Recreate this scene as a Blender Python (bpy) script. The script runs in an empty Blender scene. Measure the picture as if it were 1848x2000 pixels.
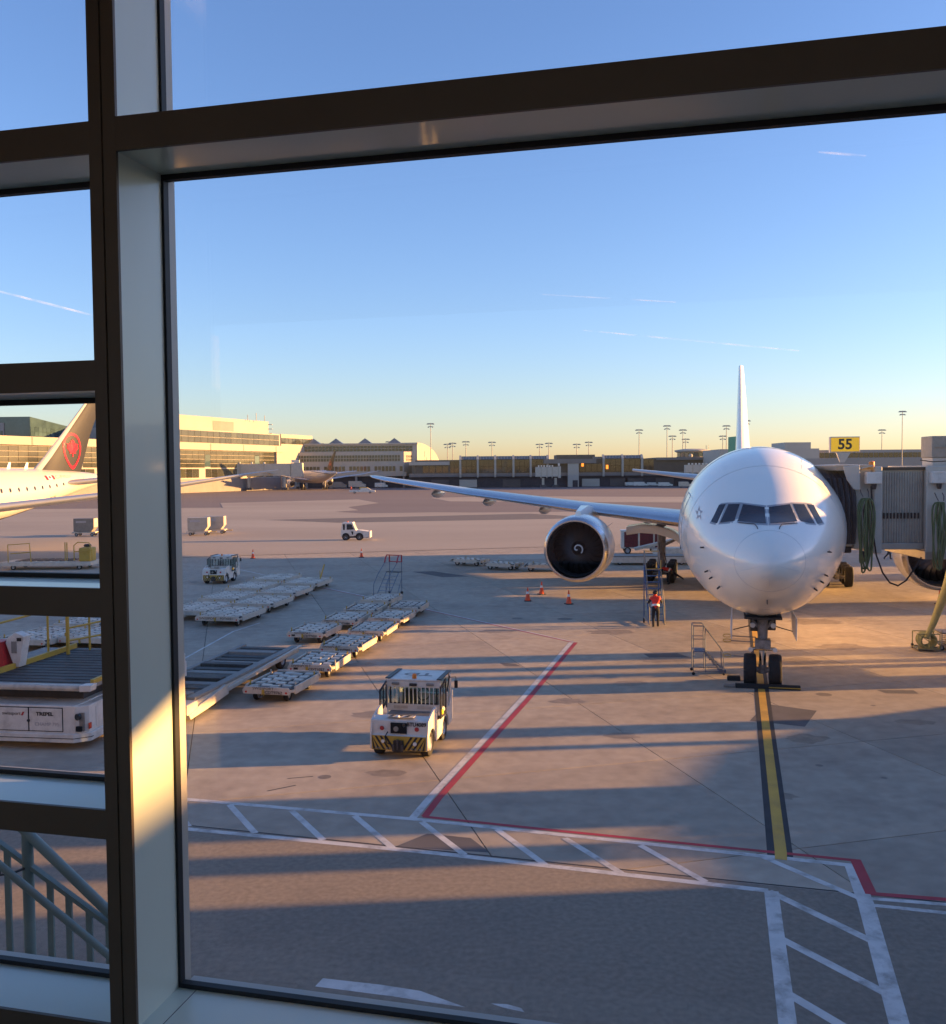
import bpy, bmesh, math, random
from mathutils import Vector, Matrix
random.seed(7)
R = math.radians
sc = bpy.context.scene
C = sc.collection

# ------------------------------------------------------------------ camera
cam_d = bpy.data.cameras.new('camera')
cam = bpy.data.objects.new('camera', cam_d); C.objects.link(cam)
sc.camera = cam
EYE = 7.5
PITCH = math.atan(80 / 1848.0); ROLL = 0.0078
cam_d.sensor_fit = 'HORIZONTAL'; cam_d.sensor_width = 36.0; cam_d.lens = 36.0
cam_d.clip_start = 0.05; cam_d.clip_end = 20000
_fw = Vector((0, math.cos(PITCH), -math.sin(PITCH))); _up = Vector((0, math.sin(PITCH), math.cos(PITCH))); _rt = Vector((1, 0, 0))
RT = _rt * math.cos(ROLL) - _up * math.sin(ROLL); UP = _rt * math.sin(ROLL) + _up * math.cos(ROLL)
m = Matrix((( RT.x, UP.x, -_fw.x, 0), (RT.y, UP.y, -_fw.y, 0), (RT.z, UP.z, -_fw.z, EYE), (0, 0, 0, 1)))
cam.matrix_world = m

# ------------------------------------------------------------------ sky and sun
SUN_AZ, SUN_EL = 85.5, 5.8          # degrees right of the view, above the horizon
w = bpy.data.worlds.new('World'); sc.world = w; w.use_nodes = True
nt = w.node_tree; nt.nodes.clear()
wo = nt.nodes.new('ShaderNodeOutputWorld'); bg = nt.nodes.new('ShaderNodeBackground'); sky = nt.nodes.new('ShaderNodeTexSky')
sky.sky_type = 'NISHITA'; sky.sun_disc = False
sky.sun_elevation = R(SUN_EL); sky.sun_rotation = R(SUN_AZ)
sky.altitude = 0; sky.air_density = 1.0; sky.dust_density = 0.42; sky.ozone_density = 3.0
bg.inputs['Strength'].default_value = 0.103
wb = nt.nodes.new('ShaderNodeVectorMath'); wb.operation = 'MULTIPLY'; wb.inputs[1].default_value = (1.08, 0.90, 1.08)   # the camera's white balance
nt.links.new(sky.outputs[0], wb.inputs[0]); nt.links.new(wb.outputs[0], bg.inputs[0]); nt.links.new(bg.outputs[0], wo.inputs[0])
sun_d = bpy.data.lights.new('sun', 'SUN'); sun = bpy.data.objects.new('sun', sun_d); C.objects.link(sun)
sun_d.energy = 5.0; sun_d.angle = R(0.53); sun_d.color = (1.0, 0.50, 0.16)
_sd = Vector((math.sin(R(SUN_AZ)) * math.cos(R(SUN_EL)), math.cos(R(SUN_AZ)) * math.cos(R(SUN_EL)), math.sin(R(SUN_EL))))
sun.rotation_euler = _sd.to_track_quat('Z', 'Y').to_euler(); sun.location = (60, 10, 40)
sc.view_settings.view_transform = 'Standard'; sc.view_settings.look = 'None'
sc.view_settings.gamma = 1.0; sc.view_settings.use_curve_mapping = False
sc.view_settings.exposure = 2.13
sc.cycles.max_bounces = 8; sc.cycles.transparent_max_bounces = 24

# ------------------------------------------------------------------ materials
MATS = {}
def mat(name, col, rough=0.6, metal=0.0, var=0.12, scale=3.0, bump=0.0, bscale=40.0, coat=0.0, spec=0.5, dirt=None, dscale=1.2, damt=0.5,
        rnd=0.0, world=False, emit=None, stretch=None):
    """Principled surface whose colour wanders with noise; optional second dirt colour in blotches, optional tone per object."""
    if name in MATS: return MATS[name]
    M = bpy.data.materials.new(name); M.use_nodes = True; n = M.node_tree.nodes; l = M.node_tree.links
    b = n['Principled BSDF']
    b.inputs['Roughness'].default_value = rough; b.inputs['Metallic'].default_value = metal
    b.inputs['Specular IOR Level'].default_value = spec; b.inputs['Coat Weight'].default_value = coat; b.inputs['Coat Roughness'].default_value = 0.06
    if world:
        src = n.new('ShaderNodeNewGeometry').outputs['Position']
    else:
        src = n.new('ShaderNodeTexCoord').outputs['Object']
    if stretch:
        mp = n.new('ShaderNodeMapping'); mp.inputs['Scale'].default_value = stretch; l.new(src, mp.inputs[0]); src = mp.outputs[0]
    nz = n.new('ShaderNodeTexNoise'); nz.inputs['Scale'].default_value = scale; nz.inputs['Detail'].default_value = 6; l.new(src, nz.inputs['Vector'])
    mr = n.new('ShaderNodeMapRange'); mr.inputs[1].default_value = 0.25; mr.inputs[2].default_value = 0.75
    mr.inputs[3].default_value = 1 - var; mr.inputs[4].default_value = 1 + var; l.new(nz.outputs['Fac'], mr.inputs[0])
    val = mr.outputs[0]
    if rnd:
        oi = n.new('ShaderNodeObjectInfo'); m2 = n.new('ShaderNodeMapRange'); m2.inputs[3].default_value = 1 - rnd; m2.inputs[4].default_value = 1 + rnd
        l.new(oi.outputs['Random'], m2.inputs[0]); mu = n.new('ShaderNodeMath'); mu.operation = 'MULTIPLY'
        l.new(val, mu.inputs[0]); l.new(m2.outputs[0], mu.inputs[1]); val = mu.outputs[0]
    base = n.new('ShaderNodeRGB'); base.outputs[0].default_value = (*col, 1); cur = base.outputs[0]
    if dirt:
        n2 = n.new('ShaderNodeTexNoise'); n2.inputs['Scale'].default_value = dscale; n2.inputs['Detail'].default_value = 8; n2.inputs['Roughness'].default_value = 0.65
        l.new(src, n2.inputs['Vector'])
        r2 = n.new('ShaderNodeMapRange'); r2.inputs[1].default_value = 0.48; r2.inputs[2].default_value = 0.72; r2.inputs[4].default_value = damt; l.new(n2.outputs['Fac'], r2.inputs[0])
        mx = n.new('ShaderNodeMix'); mx.data_type = 'RGBA'; l.new(r2.outputs[0], mx.inputs[0]); l.new(cur, mx.inputs[6]); mx.inputs[7].default_value = (*dirt, 1); cur = mx.outputs[2]
    vm = n.new('ShaderNodeVectorMath'); vm.operation = 'SCALE'; l.new(cur, vm.inputs[0]); l.new(val, vm.inputs['Scale'])
    l.new(vm.outputs[0], b.inputs['Base Color'])
    if bump:
        n3 = n.new('ShaderNodeTexNoise'); n3.inputs['Scale'].default_value = bscale; n3.inputs['Detail'].default_value = 4; l.new(src, n3.inputs['Vector'])
        bp = n.new('ShaderNodeBump'); bp.inputs['Strength'].default_value = bump; bp.inputs['Distance'].default_value = 0.02
        l.new(n3.outputs['Fac'], bp.inputs['Height']); l.new(bp.outputs[0], b.inputs['Normal'])
    if emit:
        b.inputs['Emission Color'].default_value = (*emit[0], 1); b.inputs['Emission Strength'].default_value = emit[1]
    MATS[name] = M
    return M

def glass_mat(name, tint=(0.96, 0.98, 0.97), refl=0.05):
    if name in MATS: return MATS[name]
    M = bpy.data.materials.new(name); M.use_nodes = True; n = M.node_tree.nodes; l = M.node_tree.links; n.clear()
    o = n.new('ShaderNodeOutputMaterial'); tr = n.new('ShaderNodeBsdfTransparent'); gl = n.new('ShaderNodeBsdfGlossy'); mx = n.new('ShaderNodeMixShader')
    lw = n.new('ShaderNodeLayerWeight'); lw.inputs[0].default_value = 0.5
    pw = n.new('ShaderNodeMath'); pw.operation = 'POWER'; pw.inputs[1].default_value = 5.0; l.new(lw.outputs['Facing'], pw.inputs[0])
    fr = n.new('ShaderNodeMath'); fr.operation = 'MULTIPLY_ADD'; fr.inputs[1].default_value = 0.7; fr.inputs[2].default_value = 0.02; l.new(pw.outputs[0], fr.inputs[0])
    nz = n.new('ShaderNodeTexNoise'); nz.inputs['Scale'].default_value = 2.0
    mr = n.new('ShaderNodeMapRange'); mr.inputs[3].default_value = 0.97; mr.inputs[4].default_value = 1.0; l.new(nz.outputs['Fac'], mr.inputs[0])
    vm = n.new('ShaderNodeVectorMath'); vm.operation = 'SCALE'; vm.inputs[0].default_value = tint; l.new(mr.outputs[0], vm.inputs['Scale']); l.new(vm.outputs[0], tr.inputs[0])
    gl.inputs['Roughness'].default_value = 0.0
    l.new(fr.outputs[0], mx.inputs[0]); l.new(tr.outputs[0], mx.inputs[1]); l.new(gl.outputs[0], mx.inputs[2]); l.new(mx.outputs[0], o.inputs[0])
    MATS[name] = M
    return M

# ------------------------------------------------------------------ mesh helpers
class MB:
    """collects faces, then links them as ONE mesh object"""
    def __init__(s): s.v = []; s.f = []
    def add(s, vs, fs):
        o = len(s.v); s.v += [tuple(p) for p in vs]; s.f += [tuple(i + o for i in q) for q in fs]; return s
    def box(s, x0, x1, y0, y1, z0, z1):
        return s.add([(x0,y0,z0),(x1,y0,z0),(x1,y1,z0),(x0,y1,z0),(x0,y0,z1),(x1,y0,z1),(x1,y1,z1),(x0,y1,z1)],
                     [(0,3,2,1),(4,5,6,7),(0,1,5,4),(1,2,6,5),(2,3,7,6),(3,0,4,7)])
    def cbox(s, c, d): return s.box(c[0]-d[0]/2, c[0]+d[0]/2, c[1]-d[1]/2, c[1]+d[1]/2, c[2]-d[2]/2, c[2]+d[2]/2)
    def prism(s, poly, axis, a0, a1):
        n = len(poly); mk = {'x': lambda p, a: (a, p[0], p[1]), 'y': lambda p, a: (p[0], a, p[1]), 'z': lambda p, a: (p[0], p[1], a)}[axis]
        vs = [mk(p, a0) for p in poly] + [mk(p, a1) for p in poly]
        return s.add(vs, [tuple(range(n))[::-1], tuple(range(n, 2*n))] + [(i, (i+1) % n, (i+1) % n + n, i + n) for i in range(n)])
    def bar(s, p0, p1, w, h, up=(0,0,1)):
        p0 = Vector(p0); p1 = Vector(p1); d = (p1-p0).normalized(); u = Vector(up)
        if abs(d.dot(u)) > 0.98: u = Vector((0,1,0))
        a = d.cross(u).normalized() * (w/2); b = a.cross(d).normalized() * (h/2)
        vs = [p+q for p in (p0, p1) for q in (-a-b, a-b, a+b, -a+b)]
        return s.add(vs, [(0,1,2,3),(7,6,5,4),(0,4,5,1),(1,5,6,2),(2,6,7,3),(3,7,4,0)])
    def cyl(s, p0, p1, r0, r1=None, n=12, caps=True):
        r1 = r0 if r1 is None else r1
        p0 = Vector(p0); p1 = Vector(p1); d = (p1-p0).normalized(); u = Vector((0,0,1)) if abs(d.z) < 0.95 else Vector((1,0,0))
        a = d.cross(u).normalized(); b = d.cross(a).normalized()
        vs = []
        for p, r in ((p0, r0), (p1, r1)):
            for i in range(n):
                t = 2*math.pi*i/n; vs.append(p + a*math.cos(t)*r + b*math.sin(t)*r)
        fs = [(i, (i+1) % n, (i+1) % n + n, i + n) for i in range(n)]
        if caps: fs += [tuple(range(n))[::-1], tuple(range(n, 2*n))]
        return s.add(vs, fs)
    def tube(s, pts, r, n=8, closed=False):
        pts = [Vector(p) for p in pts]; k = len(pts); vs = []; last = None
        for i, p in enumerate(pts):
            q0 = pts[(i-1) % k] if (closed or i > 0) else p; q1 = pts[(i+1) % k] if (closed or i < k-1) else p
            d = (q1-q0).normalized()
            if last is None:
                u = Vector((0,0,1)) if abs(d.z) < 0.9 else Vector((1,0,0)); a = d.cross(u).normalized()
            else:
                a = (last - d*last.dot(d)).normalized()
            last = a; b = d.cross(a)
            rr = r[i] if isinstance(r, (list, tuple)) else r
            vs += [p + a*math.cos(2*math.pi*j/n)*rr + b*math.sin(2*math.pi*j/n)*rr for j in range(n)]
        m_ = k if closed else k-1
        fs = [(i*n+j, i*n+(j+1) % n, ((i+1) % k)*n+(j+1) % n, ((i+1) % k)*n+j) for i in range(m_) for j in range(n)]
        if not closed: fs += [tuple(range(n))[::-1], tuple(range((k-1)*n, k*n))]
        return s.add(vs, fs)
    def lathe(s, prof, o, axis=(0,1,0), n=32, caps=False):
        """prof: (radius, distance along axis)"""
        d = Vector(axis).normalized(); u = Vector((0,0,1)) if abs(d.z) < 0.9 else Vector((1,0,0)); a = d.cross(u).normalized(); b = d.cross(a); o = Vector(o)
        rings = [[o + d*h + (a*math.cos(2*math.pi*j/n) + b*math.sin(2*math.pi*j/n))*r for j in range(n)] for r, h in prof]
        return s.loft(rings, caps)
    def loft(s, rings, caps=True, closed=True):
        n = len(rings[0]); vs = [p for r in rings for p in r]; k = len(rings)
        fs = [(i*n+j, i*n+(j+1) % n, (i+1)*n+(j+1) % n, (i+1)*n+j) for i in range(k-1) for j in range(n if closed else n-1)]
        if caps: fs += [tuple(range(n))[::-1], tuple(range((k-1)*n, k*n))]
        return s.add(vs, fs)
    def sphere(s, c, r, n=12, m_=8, sq=(1,1,1)):
        rings = []
        for i in range(1, m_):
            t = math.pi*i/m_
            rings.append([(c[0]+r*sq[0]*math.sin(t)*math.cos(2*math.pi*j/n), c[1]+r*sq[1]*math.sin(t)*math.sin(2*math.pi*j/n), c[2]+r*sq[2]*math.cos(t)) for j in range(n)])
        return s.loft(rings, True)
    def grid(s, fn, nu, nv):
        vs = [fn(i/nu, j/nv) for i in range(nu+1) for j in range(nv+1)]
        return s.add(vs, [(i*(nv+1)+j, (i+1)*(nv+1)+j, (i+1)*(nv+1)+j+1, i*(nv+1)+j+1) for i in range(nu) for j in range(nv)])
    def mesh(s, name, M, smooth=False):
        me = bpy.data.meshes.new(name); me.from_pydata(s.v, [], s.f)
        bm = bmesh.new(); bm.from_mesh(me); bmesh.ops.recalc_face_normals(bm, faces=bm.faces); bm.to_mesh(me); bm.free()
        if M: me.materials.append(MATS[M] if isinstance(M, str) else M)
        if smooth:
            me.polygons.foreach_set('use_smooth', [True]*len(me.polygons)); me.set_sharp_from_angle(angle=R(38))
        return me
    def build(s, name, M, parent=None, smooth=False, bevel=0, loc=None, rot=None):
        o = bpy.data.objects.new(name, s.mesh(name, M, smooth)); C.objects.link(o)
        if parent: o.parent = parent
        if loc: o.location = loc
        if rot: o.rotation_euler = rot
        if bevel:
            bv = o.modifiers.new('bevel', 'BEVEL'); bv.width = bevel; bv.segments = 2; bv.limit_method = 'ANGLE'; bv.angle_limit = R(40)
        return o

def inst(me, name, parent=None, loc=(0,0,0), rot=(0,0,0), scale=(1,1,1)):
    o = bpy.data.objects.new(name, me); C.objects.link(o); o.parent = parent; o.location = loc; o.rotation_euler = rot; o.scale = scale; return o
def tag(o, label=None, cat=None, group=None, kind=None):
    if label: o['label'] = label
    if cat: o['category'] = cat
    if group: o['group'] = group
    if kind: o['kind'] = kind
    return o
def thing(name, label, cat, loc=(0,0,0), rz=0.0, group=None):
    o = bpy.data.objects.new(name, None); C.objects.link(o); o.location = loc; o.rotation_euler = (0,0,rz); o.empty_display_size = 0.2
    return tag(o, label, cat, group)
def struct(o, label=None): return tag(o, label, None, None, 'structure')
def copy_tree(o, parent=None):
    c = o.copy(); C.objects.link(c); c.parent = parent
    for ch in [x for x in bpy.data.objects if x.parent == o]: copy_tree(ch, c)
    return c
def dup(o, loc, rz, label, scale=None):
    c = copy_tree(o); c.location = loc; c.rotation_euler = (0,0,rz); c['label'] = label
    if scale: c.scale = scale
    return c
def text(body, size, M, parent, loc, rot=(R(90),0,0), name='lettering', sx=1.0, align='CENTER', extr=0.002, bold=0.0):
    cu = bpy.data.curves.new('t', 'FONT'); cu.body = body; cu.size = size; cu.align_x = align; cu.align_y = 'CENTER'; cu.extrude = extr; cu.offset = bold; cu.resolution_u = 3
    t = bpy.data.objects.new('t', cu); C.objects.link(t)
    dg = bpy.context.evaluated_depsgraph_get(); me = bpy.data.meshes.new_from_object(t.evaluated_get(dg)); me.materials.clear(); me.materials.append(MATS[M])
    C.objects.unlink(t); bpy.data.objects.remove(t)
    o = bpy.data.objects.new(name, me); C.objects.link(o); o.parent = parent; o.location = loc; o.rotation_euler = rot; o.scale = (sx, 1, 1)
    return o
def at(u, v, Y):
    """point at depth Y behind place (u, v) of the 1848 x 2000 survey picture; used to read off far heights and widths"""
    r = _fw + RT*((u-924)/1848) + UP*((1000-v)/1848); return Vector((0,0,EYE)) + r*(Y/r.y)
def gnd(u, v, z=0.0):
    r = _fw + RT*((u-924)/1848) + UP*((1000-v)/1848); p = Vector((0,0,EYE)) + r*((z-EYE)/r.z); return (p.x, p.y)

# palette
mat('concrete', (0.40,0.335,0.252), 0.85, var=0.16, scale=2.2, bump=0.5, bscale=60, dirt=(0.25,0.20,0.155), dscale=0.3, damt=0.7, rnd=0.09, world=True)
mat('concrete_far', (0.385,0.32,0.24), 0.85, var=0.12, scale=0.05, dirt=(0.26,0.21,0.165), dscale=0.03, damt=0.5, world=True, stretch=(0.35,1,1))
mat('joint', (0.05,0.045,0.045), 0.9, var=0.2, world=True)
mat('asphalt', (0.255,0.212,0.16), 0.9, var=0.2, scale=9.0, bump=0.5, bscale=90, dirt=(0.17,0.145,0.118), dscale=0.25, damt=0.6, world=True)
mat('asphalt_old', (0.17,0.135,0.125), 0.9, var=0.15, scale=0.04, dirt=(0.12,0.1,0.095), dscale=0.02, damt=0.6, world=True, stretch=(0.3,1,1))
mat('asphalt_patch', (0.12,0.11,0.105), 0.92, var=0.2, scale=1.0, world=True)
mat('paint_white', (0.62,0.60,0.55), 0.7, var=0.14, scale=3.0, dirt=(0.20,0.18,0.15), dscale=2.2, damt=0.85, world=True)
mat('paint_red', (0.42,0.035,0.05), 0.7, var=0.18, scale=2.0, dirt=(0.25,0.06,0.06), dscale=1.5, damt=0.5, world=True)
mat('paint_yellow', (0.62,0.36,0.06), 0.7, var=0.15, scale=2.0, dirt=(0.33,0.22,0.09), dscale=1.5, damt=0.5, world=True)
mat('paint_black', (0.035,0.035,0.037), 0.75, var=0.25, scale=2.0, world=True)
mat('frame_paint', (0.76,0.81,0.68), 0.32, var=0.04, scale=2.0, bump=0.02, bscale=300, coat=0.4)
mat('frame_cap', (0.14,0.10,0.065), 0.5, var=0.08, scale=4.0)
mat('gasket', (0.012,0.012,0.014), 0.6, var=0.1)
mat('seam', (0.006,0.006,0.006), 0.8)
mat('carpet', (0.06,0.05,0.042), 0.95, var=0.25, scale=12.0)
mat('room_wall', (0.5,0.45,0.38), 0.8, var=0.08)
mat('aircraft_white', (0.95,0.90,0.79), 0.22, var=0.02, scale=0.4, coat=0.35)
mat('aircraft_grey', (0.42,0.43,0.45), 0.28, var=0.05, scale=0.5, coat=0.2)
mat('aircraft_panel', (0.60,0.61,0.63), 0.3, var=0.04)
mat('panel_line', (0.42,0.42,0.43), 0.5)
mat('bare_metal', (0.62,0.62,0.63), 0.22, metal=1.0, var=0.06, scale=2.0)
mat('chrome', (0.75,0.74,0.72), 0.12, metal=1.0, var=0.03)
mat('dark_metal', (0.07,0.07,0.075), 0.45, metal=0.4, var=0.2, scale=6)
mat('gear_grey', (0.28,0.28,0.28), 0.5, var=0.2, scale=5, dirt=(0.08,0.07,0.06), dscale=4, damt=0.8)
mat('fan_black', (0.018,0.018,0.02), 0.35, metal=0.3, var=0.2)
mat('void', (0.006,0.006,0.007), 0.9)
mat('tyre', (0.022,0.021,0.021), 0.85, var=0.25, scale=8)
mat('rim', (0.42,0.42,0.42), 0.4, metal=0.5, var=0.15, scale=8)
mat('cockpit_glass', (0.02,0.028,0.04), 0.05, var=0.02, spec=0.35)
mat('pane_frame', (0.30,0.31,0.32), 0.4, var=0.05)
mat('dark_glass', (0.02,0.024,0.026), 0.08, var=0.1, spec=0.8)
mat('green_tail', (0.015,0.26,0.15), 0.6, var=0.05)
mat('gse_white', (0.58,0.51,0.41), 0.5, var=0.10, scale=3.0, dirt=(0.28,0.24,0.20), dscale=2.2, damt=0.55)
mat('container_cream', (0.46,0.41,0.33), 0.5, var=0.08, scale=2.0, dirt=(0.3,0.26,0.2), dscale=1.5, damt=0.5)
mat('gse_clean', (0.70,0.65,0.57), 0.42, var=0.07, scale=4.0, dirt=(0.36,0.31,0.25), dscale=2.4, damt=0.55)
mat('gse_grey', (0.24,0.22,0.19), 0.6, var=0.15, scale=6.0)
mat('roller_plate', (0.64,0.57,0.46), 0.4, var=0.18, scale=4.0, dirt=(0.22,0.19,0.16), dscale=3.0, damt=0.6, rnd=0.22)
mat('deck_dark', (0.045,0.04,0.034), 0.6, var=0.3, scale=3.0, dirt=(0.10,0.09,0.085), dscale=2.0, damt=0.6)
mat('black_paint', (0.02,0.02,0.022), 0.45, var=0.15)
mat('rubber_black', (0.018,0.018,0.018), 0.8, var=0.2, scale=6)
mat('yellow_paint', (0.50,0.32,0.045), 0.5, var=0.12, scale=3, dirt=(0.3,0.2,0.05), dscale=3, damt=0.5)
mat('orange_cone', (0.85,0.10,0.03), 0.6, var=0.1, scale=6)
mat('reflective', (0.72,0.72,0.70), 0.4, var=0.05)
mat('red_paint', (0.42,0.02,0.025), 0.45, var=0.15, scale=5)
mat('blue_paint', (0.025,0.085,0.22), 0.45, var=0.2, scale=5, dirt=(0.16,0.18,0.2), dscale=5, damt=0.6)
mat('steel_blue', (0.13,0.16,0.22), 0.4, metal=0.4, var=0.2, scale=5)
mat('hose_green', (0.085,0.125,0.045), 0.55, var=0.2, scale=9)
mat('hose_olive', (0.30,0.31,0.16), 0.7, var=0.15, scale=5)
mat('bridge_grey', (0.50,0.46,0.385), 0.45, var=0.06, scale=1.5, dirt=(0.32,0.31,0.31), dscale=1.0, damt=0.5)
mat('bridge_steel', (0.42,0.385,0.33), 0.38, metal=0.5, var=0.08, scale=2.0, dirt=(0.22,0.21,0.20), dscale=1.4, damt=0.5)
mat('bellows', (0.03,0.03,0.034), 0.7, var=0.2, scale=4)
mat('sign_yellow', (0.85,0.50,0.02), 0.45, var=0.03, emit=((1.0,0.50,0.01), 0.10))
mat('sign_black', (0.015,0.012,0.01), 0.5)
mat('sign_frame', (0.42,0.40,0.38), 0.5, var=0.05)
mat('amber', (0.75,0.20,0.02), 0.3, var=0.05)
mat('red_lens', (0.6,0.03,0.02), 0.25, var=0.05)
mat('lamp_glass', (0.75,0.74,0.70), 0.15, var=0.03)
mat('rail_green', (0.17,0.25,0.245), 0.45, var=0.08, scale=4, dirt=(0.11,0.15,0.15), dscale=3, damt=0.4)
mat('vest_red', (0.75,0.05,0.035), 0.8, var=0.15, scale=12)
mat('vest_yellow', (0.72,0.62,0.06), 0.8, var=0.15, scale=12)
mat('cloth_dark', (0.022,0.023,0.028), 0.9, var=0.25, scale=12)
mat('skin', (0.42,0.25,0.18), 0.6, var=0.06)
mat('glove', (0.68,0.66,0.30), 0.8, var=0.1)
mat('curtain_red', (0.13,0.015,0.02), 0.85, var=0.3, scale=5)
mat('bld_cream', (0.33,0.30,0.27), 0.8, var=0.05, scale=0.3, dirt=(0.26,0.23,0.20), dscale=0.15, damt=0.4)
mat('bld_grey', (0.45,0.41,0.35), 0.8, var=0.06, scale=0.3, dirt=(0.30,0.30,0.31), dscale=0.15, damt=0.5)
mat('bld_brown', (0.10,0.085,0.075), 0.8, var=0.12, scale=0.3)
mat('bld_fascia', (0.20,0.18,0.17), 0.8, var=0.1, scale=0.3)
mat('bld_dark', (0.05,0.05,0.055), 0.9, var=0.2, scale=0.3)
mat('facade_glass', (0.036,0.038,0.027), 0.08, var=0.3, scale=0.25, spec=0.9, dirt=(0.045,0.045,0.035), dscale=0.4, damt=0.7, rnd=0.35)
mat('facade_teal', (0.05,0.085,0.09), 0.08, var=0.3, scale=0.25, spec=0.9, rnd=0.3)
mat('facade_bronze', (0.022,0.018,0.014), 0.05, var=0.4, scale=0.2, spec=0.9, rnd=0.4)
mat('skylight', (0.14,0.15,0.17), 0.25, var=0.15, scale=0.3)
mat('mast_steel', (0.33,0.31,0.28), 0.5, var=0.08)
mat('contrail_white', (0.9,0.9,0.9), 0.9)
mat('logo_red', (0.42,0.006,0.02), 0.35, var=0.03)
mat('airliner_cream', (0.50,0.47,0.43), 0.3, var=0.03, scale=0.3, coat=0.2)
mat('tail_black', (0.013,0.012,0.012), 0.55, var=0.08)
mat('print_black', (0.02,0.02,0.022), 0.6)
mat('print_grey', (0.42,0.40,0.40), 0.6)
mat('print_red', (0.45,0.04,0.04), 0.6)
glass_mat('window_glass')
glass_mat('cab_glass', (0.75,0.82,0.80))
mat('asphalt_mark', (0.19,0.163,0.13), 0.9, var=0.5, scale=3.0, world=True)
mat('cover_iron', (0.2,0.165,0.13), 0.8, var=0.2, scale=4, world=True)
# ================================================================== GROUND
def sheet(name, poly, z, M, parent=None, kind=True, thick=0.0):
    b = MB()
    if thick: b.prism(poly, 'z', z-thick, z)
    else: b.add([(x, y, z) for x, y in poly], [tuple(range(len(poly)))])
    o = b.build(name, M, parent)
    if kind and not parent: struct(o)
    return o
ground = sheet('ground', [(-6000,-1500),(6000,-1500),(6000,9000),(-6000,9000)], -0.07, 'asphalt_old')
E1 = Vector((-0.25, 0.968)).normalized(); E2 = Vector((E1.y, -E1.x))
def slab_xy(a, b): return (E2.x*a + E1.x*b, E2.y*a + E1.y*b)
A0, B0, SP = 4.83, 22.2, 5.96
# the concrete apron: a dark bed that shows in the joints, single slabs near by, one sheet farther out
bed = sheet('apron', [slab_xy(-90,-4), slab_xy(140,-4), slab_xy(140,88), slab_xy(-90,88)], -0.03, 'joint')
sheet('apron_far', [slab_xy(-90,87.86), slab_xy(140,87.86), gnd(1848,1003)+(), (160,171), (-20,171), (-46,205), (-140,205)], 0.0, 'concrete_far')
sm = {}
def slab_mesh(L):
    if L not in sm:
        h = SP/2 - 0.013; sm[L] = MB().box(-h, h, -L/2+0.013, L/2-0.013, -0.05, 0.0).mesh('slab', 'concrete')
    return sm[L]
ang = math.atan2(E2.y, E2.x)
def vis(x, y):
    return y > 9 and -0.62*y - 9 < x < 0.60*y + 12
for i in range(-22, 20):
    for j in range(-4, 11):
        a = A0 + SP*(i+0.5); bq = B0 + 6.0*(j+0.5)
        x, y = slab_xy(a, bq)
        if vis(x, y): inst(slab_mesh(6.0), 'slab', bed, (x, y, 0), (0,0,ang))
sheet('apron_side', [slab_xy(-90,14.5), slab_xy(-43,14.5), slab_xy(-43,88), slab_xy(-90,88)], -0.0010, 'concrete_far')
sheet('apron_side', [slab_xy(62,14.5), slab_xy(140,14.5), slab_xy(140,88), slab_xy(62,88)], -0.0010, 'concrete_far')
# service road along the terminal: asphalt laid over everything nearer than the long dark joint
RD = Vector((12.66, -3.42)).normalized()      # direction of the joint
def rdpt(t, off=0.0): return (-5.98 + RD.x*t + RD.y*off*-1*-1, 19.82 + RD.y*t + RD.x*off)
road = sheet('road', [(-90,42.5), (-5.98,19.78), (6.68,16.36), (60,1.9), (60,-40), (-90,-40)], 0.0010, 'asphalt')
def strip(name, pts, w_, M, z=0.0014, parent=None):
    b = MB(); pts = [Vector(p) for p in pts]
    L = []; Rr = []
    for i, p in enumerate(pts):
        d = (pts[min(i+1, len(pts)-1)] - pts[max(i-1, 0)]).normalized(); nn = Vector((-d.y, d.x)) * (w_/2)
        L.append(p+nn); Rr.append(p-nn)
    for i in range(len(pts)-1):
        b.add([(*Rr[i], z), (*Rr[i+1], z), (*L[i+1], z), (*L[i], z)], [(0,1,2,3)])
    o = b.build(name, M, parent)
    if not parent: struct(o)
    return o
# long dark joint between slabs and road
strip('road_joint', [(-60,34.4), (-5.98,19.82), (6.68,16.40), (20,12.8)], 0.05, 'joint', 0.0020)
# hatched safety strip
hs = strip('road_marking', [(-40,30.45), (-6.46,21.43), (-1.32,20.12), (7.12,17.56)], 0.16, 'paint_white', 0.0024)
strip('line', [(-40,29.3), (-5.93,19.62), (-0.81,18.30), (5.2,16.52)], 0.165, 'paint_white', 0.0024, hs)
for p, q in [((-5.56,21.1),(-4.59,19.4)), ((-4.08,20.7),(-3.11,19.0)), ((-2.64,20.35),(-1.62,18.5)), ((-1.15,19.95),(-0.22,18.2)), ((0.45,19.5),(1.32,17.7)),
             ((1.82,19.0),(2.71,17.3)), ((3.29,18.6),(4.18,16.9)), ((5.55,18.0),(6.75,16.1)), ((-7.1,21.5),(-6.1,19.8)), ((-8.6,21.9),(-7.6,20.2)), ((-10.1,22.3),(-9.1,20.6))]:
    strip('hatch_bar', [p, q], 0.145, 'paint_white', 0.0029, hs)
strip('line', [(7.12,17.62), (6.72,16.0), (5.7,12.46), (4.2,7.2)], 0.27, 'paint_white', 0.0034, hs)
strip('line', [(5.25,16.51), (4.2,12.48), (3.0,7.9)], 0.245, 'paint_white', 0.0034, hs)
for p, q in [((5.2,16.5),(6.3,14.65)), ((4.86,14.8),(5.9,13.1)), ((4.42,13.25),(5.4,11.6)), ((3.9,11.6),(4.9,10.0))]:
    strip('hatch_bar', [p, q], 0.17, 'paint_white', 0.0039, hs)
strip('line', [(6.8,16.2), (8.07,15.94), (20,13.2)], 0.12, 'paint_white', 0.0024, hs)
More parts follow.
